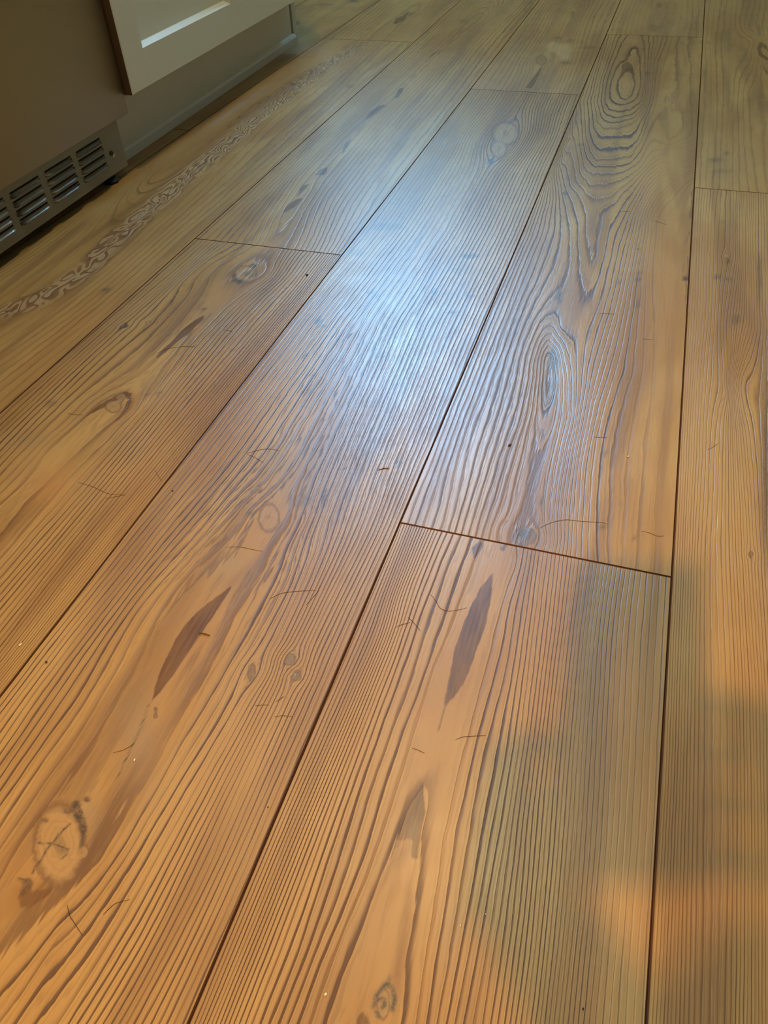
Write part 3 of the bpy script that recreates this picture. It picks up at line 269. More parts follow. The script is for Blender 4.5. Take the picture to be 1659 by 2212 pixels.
 {"u": [0,1],"v": [4.005,11.8],"amp": 0.6,"du": 4,"dv": 8,"lines": [[-10,[[6.5,807.0],[7.4,871.5],[-1.8,1442.0],[-9.4,1808.8],[-6.5,2108.4]]],[0,[[96.0,844.9],[78.8,903.2],[69.6,988.1],[71.7,1070.9],[73.3,1162.7],[62.0,1299.3],[73.9,1379.7],[74.2,1479.4],[70.0,1605.8],[73.1,1757.8],[80.6,1893.4],[92.5,2080.2]]],[-2,[[83.9,814.2],[66.4,897.3],[49.5,1019.3],[44.4,1146.0],[42.1,1308.1],[48.4,1474.8],[51.4,1654.5],[54.9,1868.3]]],[-6,[[46.1,812.1],[34.8,921.7],[27.5,1090.9],[21.9,1317.0],[19.7,1597.3],[22.5,1951.8]]],[-2,[[135.1,812.8],[109.9,922.8],[99.4,1021.2],[94.6,1135.5],[90.7,1287.6],[91.4,1482.5],[94.0,1715.7],[107.2,1963.4]]],[-8,[[173.7,808.8],[150.8,947.9],[144.4,1077.0],[140.5,1231.5],[141.4,1462.1],[132.9,1759.4],[141.3,2061.9]]],[-14,[[204.5,800.7],[205.4,884.7],[200.9,1338.8],[199.3,1696.3],[200.6,2278.6]]]],"knots": [],"amps": [[137.0,1144.4,0.0001776,5.213e-05,4.22e-05,-0.3]],"stain": [],"warm": [],"blot": [[59.5,2027.0,0.005537,0.001077,0.002047,0.3]],"streaks": [[[79.3,900.2],[76.4,918.3],[77.8,944.4],[87.4,953.1],[87.7,927.2],[83.1,908.9]],[[77.8,951.0],[68.9,993.2],[76.8,1002.0],[77.3,977.8]],[[73.6,1024.6],[71.7,1055.7],[77.9,1072.2],[85.2,1051.1],[85.0,1036.2],[75.7,1041.5]],[[83.7,1112.9],[69.7,1172.7],[71.9,1195.1],[76.3,1169.7],[81.8,1132.9]],[[64.3,1292.3],[57.8,1336.8],[64.2,1369.8],[75.6,1377.3],[72.2,1344.8],[69.8,1300.8]],[[77.4,1416.2],[69.1,1472.5],[74.3,1485.4],[80.9,1451.1],[82.4,1417.1]],[[65.4,1674.6],[65.3,1729.8],[75.0,1758.1],[84.3,1695.8],[71.1,1757.5],[71.1,1719.5]]],"soft": [[0.4,[[95.3,810.1],[90.1,843.5],[92.4,876.0],[98.8,838.5],[103.8,805.4]]]]},
 {"u": [1,2],"v": [7.477,15.3],"amp": 0.4,"vis": [7.477,13],"du": 4,"dv": 8,"lines": [[-12,[[200.2,1507.9],[199.3,1696.3],[200.6,2278.6]]],[0,[[321.8,1523.7],[310.2,1679.7],[305.4,1904.7],[305.9,2132.0]]],[-3,[[293.0,1518.6],[281.2,1745.4],[276.7,2032.3]]],[-3,[[346.4,1528.1],[341.2,1684.8],[329.9,1908.2],[322.0,2134.1]]],[-10,[[397.1,1508.5],[399.0,1728.7],[399.9,2300.8]]]],"knots": [[295.9,1712.0,0.009633,0.001406,0.001055,4]],"amps": [],"stain": [[253.5,1741.0,0.0003076,4.975e-05,3.981e-05,0.3]],"warm": [],"blot": [[301.7,1895.9,0.01018,0.0004945,0.006759,0.5],[345.6,1699.2,0.008686,-0.0003868,0.009575,0.5],[331.2,1875.7,0.0163,0.001581,0.004144,0.4],[374.4,1823.4,0.00196,-0.0009648,0.00767,0.3],[304.0,2121.9,0.03387,0.004339,0.00122,0.4]],"streaks": [[[297.1,1519.3],[301.3,1596.1],[303.1,1678.5],[307.3,1613.1],[309.5,1521.5]]],"soft": [[-0.4,[[287.0,1829.4],[291.8,1861.8],[312.8,1853.0],[334.8,1848.4],[345.1,1792.4],[347.2,1727.3],[336.5,1718.6],[321.4,1759.1],[297.5,1792.5]]]]},
 {"u": [2,3],"v": [9.72,17.5],"amp": 0.3,"vis": [9.72,13.3],"du": 4,"dv": 8,"lines": [[-8,[[400.6,1969.0],[399.9,2300.8]]],[0,[[493.3,2016.6],[495.8,2257.5]]],[-6,[[598.3,1967.6],[596.7,2322.7]]]],"knots": [],"amps": [],"stain": [[520.7,2064.9,0.0002793,-3.849e-06,0.0001227,0.2]],"warm": [],"blot": [[496.4,2247.1,0.02382,0.001099,0.001077,0.5],[495.3,2016.9,0.01598,0.0007895,0.0008677,0.4]],"streaks": []},
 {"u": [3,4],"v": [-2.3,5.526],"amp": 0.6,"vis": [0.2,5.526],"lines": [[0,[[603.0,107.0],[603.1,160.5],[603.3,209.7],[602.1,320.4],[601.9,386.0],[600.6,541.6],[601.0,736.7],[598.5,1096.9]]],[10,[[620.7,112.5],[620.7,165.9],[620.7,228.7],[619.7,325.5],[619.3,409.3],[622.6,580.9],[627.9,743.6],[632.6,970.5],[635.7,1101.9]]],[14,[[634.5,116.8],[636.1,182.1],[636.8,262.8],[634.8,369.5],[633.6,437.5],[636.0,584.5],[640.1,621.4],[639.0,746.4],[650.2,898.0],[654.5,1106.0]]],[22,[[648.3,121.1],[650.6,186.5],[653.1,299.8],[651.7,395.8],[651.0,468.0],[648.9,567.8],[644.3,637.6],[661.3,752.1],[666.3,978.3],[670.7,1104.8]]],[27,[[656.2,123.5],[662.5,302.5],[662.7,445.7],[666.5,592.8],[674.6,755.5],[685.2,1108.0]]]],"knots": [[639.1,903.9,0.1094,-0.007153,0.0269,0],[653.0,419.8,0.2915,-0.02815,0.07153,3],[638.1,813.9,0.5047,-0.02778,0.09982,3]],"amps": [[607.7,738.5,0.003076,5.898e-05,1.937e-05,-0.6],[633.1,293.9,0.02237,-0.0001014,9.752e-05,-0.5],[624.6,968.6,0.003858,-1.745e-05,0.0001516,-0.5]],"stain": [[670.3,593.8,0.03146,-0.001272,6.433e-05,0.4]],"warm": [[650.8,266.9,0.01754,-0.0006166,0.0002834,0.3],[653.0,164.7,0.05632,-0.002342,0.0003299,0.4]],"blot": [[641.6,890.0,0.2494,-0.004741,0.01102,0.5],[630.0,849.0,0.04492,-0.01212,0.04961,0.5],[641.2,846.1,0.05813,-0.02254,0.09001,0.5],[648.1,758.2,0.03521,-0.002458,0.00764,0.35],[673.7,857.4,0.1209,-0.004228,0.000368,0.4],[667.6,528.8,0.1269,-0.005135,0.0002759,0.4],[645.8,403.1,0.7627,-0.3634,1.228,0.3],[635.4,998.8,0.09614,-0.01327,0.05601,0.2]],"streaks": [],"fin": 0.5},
 {"u": [3,4],"v": [5.526,13.3],"amp": 0.3,"du": 4,"dv": 8,"lines": [[0,[[600.0,1113.8],[599.6,1545.3],[598.2,2121.1]]],[5,[[641.7,1114.7],[647.5,1425.0],[659.4,2176.3]]],[9,[[682.6,1115.5],[679.8,1318.8],[682.9,1560.4],[698.1,1679.9],[711.9,1963.7],[695.9,2044.5],[711.0,2231.7]]],[12,[[724.0,1781.3],[721.7,1869.2],[713.0,1916.8],[706.2,1848.6],[714.2,1786.5],[722.5,1747.7]]],[10,[[716.7,1667.7],[707.9,1729.0],[703.6,1510.7],[699.7,1322.8]]]],"knots": [],"amps": [],"stain": [[636.0,1191.7,0.0007257,-4.231e-05,0.0001868,0.25]],"warm": [],"blot": [[642.7,1250.0,0.03843,-0.00366,0.01622,0.4],[626.6,1217.7,0.008144,-0.002332,0.01112,0.4],[714.0,2025.7,0.04617,-0.001634,0.0003425,0.4],[612.9,1901.8,0.0756,-0.0005147,0.007416,0.4],[636.0,1173.6,0.005137,-0.004233,0.01956,0.2]],"streaks": [[[712.3,1924.4],[705.1,1866.7],[706.7,1813.0],[721.2,1774.1],[722.0,1794.7],[712.3,1828.0],[711.2,1867.6],[716.3,1886.9],[724.1,1844.2],[722.7,1895.4]],[[704.6,1751.4],[711.4,1713.5],[717.0,1673.8],[718.0,1698.8],[710.5,1732.7]]]},
 {"u": [-2.07,-1.07],"v": [-2,5.9],"amp": 0.3,"vis": [2.6,5.9],"du": 4,"dv": 8,"lines": [],"knots": [],"amps": [],"stain": [],"warm": [],"blot": [],"streaks": []},
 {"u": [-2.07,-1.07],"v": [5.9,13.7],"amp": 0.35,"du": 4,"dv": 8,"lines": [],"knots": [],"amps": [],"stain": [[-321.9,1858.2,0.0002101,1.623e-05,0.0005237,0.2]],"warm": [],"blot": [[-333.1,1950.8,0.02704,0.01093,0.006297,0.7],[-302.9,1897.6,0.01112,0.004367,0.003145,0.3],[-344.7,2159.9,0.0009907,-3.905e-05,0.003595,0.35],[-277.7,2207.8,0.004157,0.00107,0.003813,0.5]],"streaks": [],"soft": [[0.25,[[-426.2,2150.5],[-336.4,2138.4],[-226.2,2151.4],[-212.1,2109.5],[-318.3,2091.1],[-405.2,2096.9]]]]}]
def resample(pts, step):
    pts = np.array(pts, float); out = [pts[0]]
    for a, b in zip(pts[:-1], pts[1:]):
        L = math.hypot((b[0]-a[0]), (b[1]-a[1])/4.0); n = max(1, int(round(L/step)))
        for i in range(1, n+1): out.append(a+(b-a)*i/n)
    return np.array(out)
def tps_fit(P, V, lam):
    n = len(P); d = np.hypot(P[:, None, 0]-P[None, :, 0], P[:, None, 1]-P[None, :, 1])
    K = np.where(d > 0, d*d*np.log(d+1e-9), 0.0)/1000.0 + lam*np.eye(n)
    A = np.zeros((n+3, n+3)); A[:n, :n] = K; A[:n, n] = 1; A[:n, n+1:] = P/100.0; A[n:, :n] = A[:n, n:].T
    b = np.zeros(n+3); b[:n] = V
    return np.linalg.solve(A, b)
def tps_eval(P, wts, Q):
    out = np.empty(len(Q)); n = len(P)
    for s in range(0, len(Q), 6000):
        q = Q[s:s+6000]; d = np.hypot(q[:, None, 0]-P[None, :, 0], q[:, None, 1]-P[None, :, 1])
        out[s:s+6000] = (np.where(d > 0, d*d*np.log(d+1e-9), 0.0)/1000.0) @ wts[:n] + wts[n] + (q/100.0) @ wts[n+1:]
    return out
def poly_sd(poly, X, Y):
    """signed distance (mm, + inside); along-grain distances count a quarter"""
    P = np.array(poly, float); px = P[:, 0]; py = P[:, 1]/2.0; y = Y/2.0
    best = np.full(X.shape, 1e9); ins = np.zeros(X.shape, bool); n = len(P)
    for i in range(n):
        ax, ay, bx, by = px[i], py[i], px[(i+1) % n], py[(i+1) % n]
        dx, dy = bx-ax, by-ay; t = np.clip(((X-ax)*dx+(y-ay)*dy)/(dx*dx+dy*dy+1e-9), 0, 1)
        best = np.minimum(best, np.hypot(X-ax-t*dx, y-ay-t*dy))
        c = ((ay > y) != (by > y)) & (X < (bx-ax)*(y-ay)/(by-ay+1e-12)+ax); ins ^= c
    return np.where(ins, best, -best)
def q_ell(e, X, Y):
    dx, dy = X-e[0], Y-e[1]
    return e[2]*dx*dx + 2*e[3]*dx*dy + e[4]*dy*dy
def make_plank(d, seed):
    u0, u1, v0, v1 = [k*200.0 for k in (*d['u'], *d['v'])]          # mm
    gap = 0.12; drop = 0.9; bv = 0.75
    vis = d.get('vis', d['v']); va, vb = vis[0]*200.0, vis[1]*200.0
    du = d.get('du', 2.5); dv = d.get('dv', 5.0)
    xs = np.linspace(u0+gap+bv, u1-gap-bv, max(2, int((u1-u0)/du)+1))
    inner = np.arange(max(v0, va)+gap+bv+.5, min(v1, vb)-gap-bv-.5, dv)
    ys = np.unique(np.round(np.concatenate([[v0+gap+bv], np.linspace(v0, max(v0, va), 6)[1:-1] if va > v0 else [], inner, np.linspace(vb, v1, 8)[:-1] if vb < v1 else [], [v1-gap-bv]]), 3))
    ys = ys[(ys >= v0+gap+bv-1e-6) & (ys <= v1-gap-bv+1e-6)]
    for fx0, fx1, fy0, fy1 in d.get('fine', []):                       # finer cells where knots and cracks need them
        xs = np.unique(np.round(np.concatenate([xs, np.arange(max(fx0, xs[0]), min(fx1, xs[-1]), 1.0)]), 2))
        ys = np.unique(np.round(np.concatenate([ys, np.arange(max(fy0, ys[0]), min(fy1, ys[-1]), 1.25)]), 2))
    nx, ny = len(xs), len(ys)
    X, Y = np.meshgrid(xs, ys); X = X.ravel(); Y = Y.ravel(); Yc = np.clip(Y, va, vb)
    # joint lines follow the slight bow measured on the floor
    # look-up point, pushed aside around knots so that the rings flow round them
    lx = X.copy(); kn = np.full(X.shape, 3.0); kt = np.zeros(X.shape)
    tones = {0: 0.22, 1: 0.34, 2: 0.16, 3: 0.70, 4: 0.45}
    for k in d['knots']:
        r = np.sqrt(np.maximum(q_ell(k, X, Y), 0)); det = k[2]*k[4]-k[3]*k[3]; rx = math.sqrt(k[4]/det); ry = math.sqrt(k[2]/det)
        t = X-k[0]; sh = rx*0.9*np.tanh(t/(0.5*rx))*np.exp(-((Y-k[1])/(1.7*ry))**2)*np.exp(-(np.abs(t)/(2.6*rx))**2)
        if not d['lines'] or k[5] != 2: lx -= sh
        sel = r < kn; kn = np.where(sel, r, kn); kt = np.where(sel, tones[k[5]], kt)
    if d['lines']:
        pts, vals = [], []
        for ph, ln in d['lines']:
            r = resample(ln, d.get('step', 9.0)); pts.append(r); vals.append(np.full(len(r), float(ph)))
        Pn = np.concatenate(pts); Pn[:, 1] /= 4.0; V = np.concatenate(vals)
        wts = tps_fit(Pn, V, 0.02)
        ph = tps_eval(Pn, wts, np.stack([lx, Yc/4.0], 1))
    else:
        rr = random.Random(seed); a, b = rr.uniform(0, 6), rr.uniform(0, 6)
        ph = (lx-u0)/5.5 + 2.2*np.sin(lx/60.0+Y/420.0+a) + 1.6*np.sin(Y/260.0+b)
    fin = np.full(X.shape, d.get('fin', 0.25))
    for e in d.get('fins', []): fin = np.clip(fin + e[5]*np.exp(-0.7*q_ell(e, X, Y)), 0, 1)
    amp = np.full(X.shape, d['amp']); stain = np.zeros(X.shape); warm = np.zeros(X.shape); blot = np.zeros(X.shape)
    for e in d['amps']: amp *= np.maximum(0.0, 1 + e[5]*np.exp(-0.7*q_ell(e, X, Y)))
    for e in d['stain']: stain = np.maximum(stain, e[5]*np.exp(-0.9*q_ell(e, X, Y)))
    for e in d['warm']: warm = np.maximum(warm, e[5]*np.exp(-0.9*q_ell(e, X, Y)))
    for e in d['blot']: blot = np.maximum(blot, e[5]*np.clip(1.6-1.2*q_ell(e, X, Y), 0, 1))
    for wd0, ln in d.get('cracks', []):
        best = np.full(X.shape, 1e9)
        for a, b in zip(ln[:-1], ln[1:]):
            dx, dy = b[0]-a[0], b[1]-a[1]; t = np.clip(((X-a[0])*dx+(Y-a[1])*dy)/(dx*dx+dy*dy+1e-9), 0, 1)
            best = np.minimum(best, np.hypot(X-a[0]-t*dx, Y-a[1]-t*dy))
        blot = np.maximum(blot, 0.75*np.exp(-(best/wd0)**2))
    st = np.full(X.shape, -30.0)
    for p in d['streaks']: st = np.maximum(st, poly_sd(p, X, Y))
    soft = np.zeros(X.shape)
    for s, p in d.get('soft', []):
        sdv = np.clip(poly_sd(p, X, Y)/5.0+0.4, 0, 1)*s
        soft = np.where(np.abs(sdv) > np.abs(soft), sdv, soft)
    sw = np.zeros(X.shape)
    if d.get('swirl'):
        ln, wd_ = d['swirl']; best = np.full(X.shape, 1e9)
        for a, b in zip(ln[:-1], ln[1:]):
            dx, dy = b[0]-a[0], b[1]-a[1]; t = np.clip(((X-a[0])*dx+(Y-a[1])*dy)/(dx*dx+dy*dy), 0, 1)
            best = np.minimum(best, np.hypot(X-a[0]-t*dx, Y-a[1]-t*dy))
        sw = np.exp(-(best/wd_)**4); amp = amp + 0.75*sw
    # mesh: top grid, then a bevelled and a vertical skirt
    nb = nx*ny
    idx = np.arange(nb).reshape(ny, nx)
    ring = np.concatenate([idx[0, :], idx[1:, -1], idx[-1, -2::-1], idx[-2:0:-1, 0]])
    nr = len(ring); cx, cy = (u0+u1)/2, (v0+v1)/2
    def outer(off):
        x = X[ring].copy(); y = Y[ring].copy()
        x = np.where(x <= xs[0]+1e-6, u0+off, np.where(x >= xs[-1]-1e-6, u1-off, x))
        y = np.where(y <= ys[0]+1e-6, v0+off, np.where(y >= ys[-1]-1e-6, v1-off, y)); return x, y
    o1 = outer(gap); o2 = outer(gap)
    co = np.zeros((nb+2*nr, 3)); co[:nb, 0] = X; co[:nb, 1] = Y
    co[nb:nb+nr, 0], co[nb:nb+nr, 1], co[nb:nb+nr, 2] = o1[0], o1[1], -drop
    co[nb+nr:, 0], co[nb+nr:, 1], co[nb+nr:, 2] = o2[0], o2[1], -8.0
    co /= 1000.0
    q = np.stack([idx[:-1, :-1], idx[:-1, 1:], idx[1:, 1:], idx[1:, :-1]], -1).reshape(-1, 4)
    j = np.arange(nr); k = (j+1) % nr
    s1 = np.stack([ring[j], nb+j, nb+k, ring[k]], -1); s2 = np.stack([nb+j, nb+nr+j, nb+nr+k, nb+k], -1)
    faces = np.concatenate([q, s1, s2]); me = bpy.data.meshes.new('plank')
    me.vertices.add(len(co)); me.vertices.foreach_set('co', co.ravel())
    me.loops.add(faces.size); me.loops.foreach_set('vertex_index', faces.ravel().astype(np.int32))
    me.polygons.add(len(faces)); me.polygons.foreach_set('loop_start', (np.arange(len(faces))*4).astype(np.int32))
    me.polygons.foreach_set('loop_total', np.full(len(faces), 4, np.int32))
    mi = np.zeros(len(faces), np.int32); mi[len(q):] = 1
    me.update(calc_edges=True)
    me.materials.append(M['wood']); me.materials.append(M['bevel'])
    me.polygons.foreach_set('material_index', mi); me.polygons.foreach_set('use_smooth', np.zeros(len(faces), bool))
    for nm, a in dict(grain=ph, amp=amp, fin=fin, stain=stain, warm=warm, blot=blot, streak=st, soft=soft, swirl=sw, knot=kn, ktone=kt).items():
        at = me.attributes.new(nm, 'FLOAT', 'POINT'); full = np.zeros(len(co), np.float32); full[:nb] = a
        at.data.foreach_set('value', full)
    o = bpy.data.objects.new('plank', me); C.objects.link(o); o.parent = floor
    return o
for i, d in enumerate(PLANKS): make_plank(d, i)
# planks around the frame: the same boards carried on so that the floor is whole from every side
blank = dict(knots=[], streaks=[], blot=[], amps=[], stain=[], warm=[], lines=[], amp=0.45, du=40, dv=200)
def filler(u, v0, v1):
    make_plank(dict(blank, u=(u, u+1), v=(v0, v1)), int(u*7+v0*3))
for u, first in ((4, 1.3), (5, 3.9), (6, -0.6), (7, 4.9), (8, 2.2), (9, 0.3), (10, 6.1), (11, 3.3), (12, -1.0)):
    a = first-7.8*3
    while a < 15.0:
        b = a+7.8
        if b > -15.9: filler(u, max(a, -15.9), min(b, 15.0)) if min(b, 15.0)-max(a, -15.9) > .3 else None
        a = b
for u, ends in ((-4.07, (-15.9, -8.1, -.3, 7.5, 15.0)), (-3.07, (-15.9, -11.4, -3.6, 4.2, 12.0, 15.0)), (-2.07, (-15.9, -9.8, -2.0)), (-1, (-15.9, -14.34, -6.54, 1.26)),
                (0, (-15.9, -11.6, -3.8)), (1, (-15.9, -8.13, -.33)), (2, (-15.9, -13.7, -5.9)), (3, (-15.9, -10.1, -2.3))):
    for a, b in zip(ends[:-1], ends[1:]): make_plank(dict(blank, u=(u if u != -1 else -1.07, u+1 if u != -1 else 0), v=(a, b)), int(u*5+a))
for u, a in ((0, 11.8),):
    filler(u, a, 15.0)

# ------------------------------------------------------------------ cabinet run (slightly askew to the boards)
run = math.atan(0.0224)                                              # rotation of the run
O = Vector((-0.2252, 0, 0))
def frame_empty(name): return empty(name, O, run)                    # local x = out of the cabinets, y = along them
ap = frame_empty('undercounter_appliance')
tag(ap, 'brushed stainless undercounter appliance with slotted toe grille at the left', 'appliance')
box('body', -0.53, 0.028, 0.405, 0.997, 0.030, 0.86, M['dark'], ap, 0.003)
box('door_panel', 0.030, 0.053, 0.402, 1.000, 0.079, 0.855, M['steel'], ap, 0.0025, True)
def grille():
    """pressed sheet: flat plate with real slots, each with a bent louvre lip"""
    y0, y1, z0, z1, x = 0.405, 0.980, 0.0135, 0.0775, 0.042
    cols = [0.9016-0.0716*i for i in range(7)]; rows = [0.0618, 0.0508, 0.0398, 0.0288]
    hwid = 0.0295; hh_ = 0.0010
    bm = bmesh.new()
    ycuts = sorted({y0, y1, *[c-hwid for c in cols if c-hwid > y0], *[c+hwid for c in cols]})
    zcuts = sorted({z0, z1, *[r+0.0045-hh_ for r in rows], *[r+0.0045+hh_ for r in rows]})
    def is_slot(ya, yb, za, zb):
        ym, zm = (ya+yb)/2, (za+zb)/2
        return any(abs(ym-c) < hwid for c in cols) and any(abs(zm-r-0.0045) < hh_ for r in rows)
    cache = {}
    def V(y, z, xx):
        k = (round(y, 6), round(z, 6), xx)
        if k not in cache: cache[k] = bm.verts.new((xx, y, z))
        return cache[k]
    for ya, yb in zip(ycuts[:-1], ycuts[1:]):
        for za, zb in zip(zcuts[:-1], zcuts[1:]):
            if is_slot(ya, yb, za, zb): continue
            bm.faces.new([V(ya, za, x), V(yb, za, x), V(yb, zb, x), V(ya, zb, x)])
    g_ = bmesh.ops.solidify(bm, geom=list(bm.faces), thickness=0.0012)
    o = obj('grille', bm, M['galv'], ap)
    first = None
    for c in cols:
        for r in rows:
            if c-hwid < y0+.005: continue
            if first is None:
                b = bmesh.new()
                # louvre: shallow scoop rising outwards below the slot, with rounded ends
                n = 10; prof = [(0.0002, 0.0032), (0.0050, 0.0008), (0.0060, 0.0001), (0.0050, -0.0008), (0.0002, -0.0030)]
                rowsv = []
                for i in range(n+1):
                    t = -1+2*i/n; k_ = max(0.0, 1-abs(t)**7)**0.5
                    rowsv.append([b.verts.new((px*k_+0.0002, t*(hwid+0.0012), pz*(0.55+0.45*k_))) for px, pz in prof])
                for a_, b_ in zip(rowsv[:-1], rowsv[1:]):
                    for i in range(len(prof)-1): b.faces.new([a_[i], b_[i], b_[i+1], a_[i+1]])
                bmesh.ops.solidify(b, geom=list(b.faces), thickness=0.0007)
                lo = obj('louvre', b, M['galv'], o, 0, True); first = lo
            else:
                lo = first.copy(); C.objects.link(lo)
            lo.location = (x, c, r)
    bmh = bmesh.new(); bmesh.ops.create_cone(bmh, cap_ends=True, segments=20, radius1=0.0034, radius2=0.0034, depth=0.0012, matrix=Matrix.Translation((x+0.0006, 0.9475, 0.0405)) @ Matrix.Rotation(PI/2, 4, 'Y'))
    tag(obj('screw_hole', bmh, M['black'], o), 'black round screw hole')
    bmh = bmesh.new(); bmesh.ops.create_cone(bmh, cap_ends=True, segments=16, radius1=0.0028, radius2=0.0020, depth=0.0014, matrix=Matrix.Translation((x+0.0008, 0.9515, 0.0360)) @ Matrix.Rotation(PI/2, 4, 'Y'))
    tag(obj('screw_head', bmh, M['galv'], o), 'shiny screw head')
grille()
box('inner_shield', 0.016, 0.020, 0.42, 0.975, 0.022, 0.078, M['dark'], ap)
def foot(y):
    bm = bmesh.new()
    for r1, r2, z0, z1 in ((0.0115, 0.0125, 0.0, 0.004), (0.0125, 0.008, 0.004, 0.0075), (0.0045, 0.0045, 0.0075, 0.032)):
        bmesh.ops.create_cone(bm, cap_ends=True, segments=20, radius1=r1, radius2=r2, depth=z1-z0, matrix=Matrix.Translation((0.030, y, (z0+z1)/2)))
    tag(obj('levelling_foot', bm, M['black'], ap), 'black levelling foot')
foot(0.945); foot(0.46)
cb = frame_empty('base_cabinet')
tag(cb, 'cream base cabinet with recessed panel door above a grey white kickboard', 'cabinet')
box('body', -0.56, 0.040, 1.006, 1.764, 0.096, 0.86, M['cream'], cb, 0.001)
def shaker_door():
    bm = bmesh.new(); xf, xb = 0.064, 0.045; y0, y1, z0, z1 = 1.004, 1.786, 0.1015, 0.845
    ry0, ry1, rz0, rz1 = 1.0555, 1.352, 0.1490, 0.795; dep = 0.0105; cx_, cz_ = 0.0092, 0.0046
    def R(x, a, b, c, d): return [bm.verts.new((x, a, c)), bm.verts.new((x, b, c)), bm.verts.new((x, b, d)), bm.verts.new((x, a, d))]
    e = 0.0012
    back = R(xb, y0, y1, z0, z1); f0 = R(xf-e, y0, y1, z0, z1); f1 = R(xf, y0+e, y1-e, z0+e, z1-e)
    r1 = R(xf, ry0, ry1, rz0, rz1); r2 = R(xf-cx_, ry0+cz_, ry1-cz_, rz0+cz_, rz1-cz_); r3 = R(xf-dep, ry0+cz_*1.1, ry1-cz_*1.1, rz0+cz_*1.1, rz1-cz_*1.1)
    bm.faces.new(back[::-1])
    for a, b in ((back, f0), (f0, f1), (f1, r1), (r1, r2), (r2, r3)):
        for i in range(4):
            j = (i+1) % 4; bm.faces.new([a[i], a[j], b[j], b[i]])
    bm.faces.new(r3)
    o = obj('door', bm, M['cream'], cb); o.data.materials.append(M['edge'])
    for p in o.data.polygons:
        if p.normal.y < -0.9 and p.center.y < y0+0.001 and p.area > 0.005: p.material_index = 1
    return o
shaker_door()
box('kickboard', -0.016, 0.0, 1.002, 1.757, 0.0, 0.096, M['kick'], cb, 0.0008)
bm = bmesh.new()                                                     # small moulding with a sloped top along the foot of the kickboard
prof = [(0.0, 0.0), (0.0065, 0.0), (0.0065, 0.0125), (0.0045, 0.0160), (0.0, 0.0195)]
a = [bm.verts.new((x, 1.002, z)) for x, z in prof]; b = [bm.verts.new((x, 1.768, z)) for x, z in prof]
for i in range(5): bm.faces.new([a[i], a[(i+1) % 5], b[(i+1) % 5], b[i]])
bm.faces.new(a[::-1]); bm.faces.new(b)
obj('foot_moulding', bm, M['kick'], cb)
box('side_panel', -0.56, 0.002, 1.7645, 1.784, 0.0, 0.86, M['kick'], cb, 0.0008)
nc = frame_empty('base_cabinet'); tag(nc, 'plain cream base cabinet nearer than the appliance, out of view', 'cabinet')
box('body', -0.56, 0.042, -0.398, 0.396, 0.096, 0.86, M['cream'], nc, 0.001); box('kickboard', -0.016, 0.0, -0.398, 0.396, 0.0, 0.096, M['kick'], nc, 0.0008)
box('door', 0.045, 0.064, -0.396, 0.397, 0.1015, 0.845, M['cream'], nc, 0.002)
wt = tag(box('worktop', -0.62, 0.095, -0.4, 1.80, 0.862, 0.892, M['worktop'], None, 0.003), 'dark stone worktop above the cabinet and appliance, out of view', 'worktop')
wt.location = O; wt.rotation_euler = (0, 0, run)

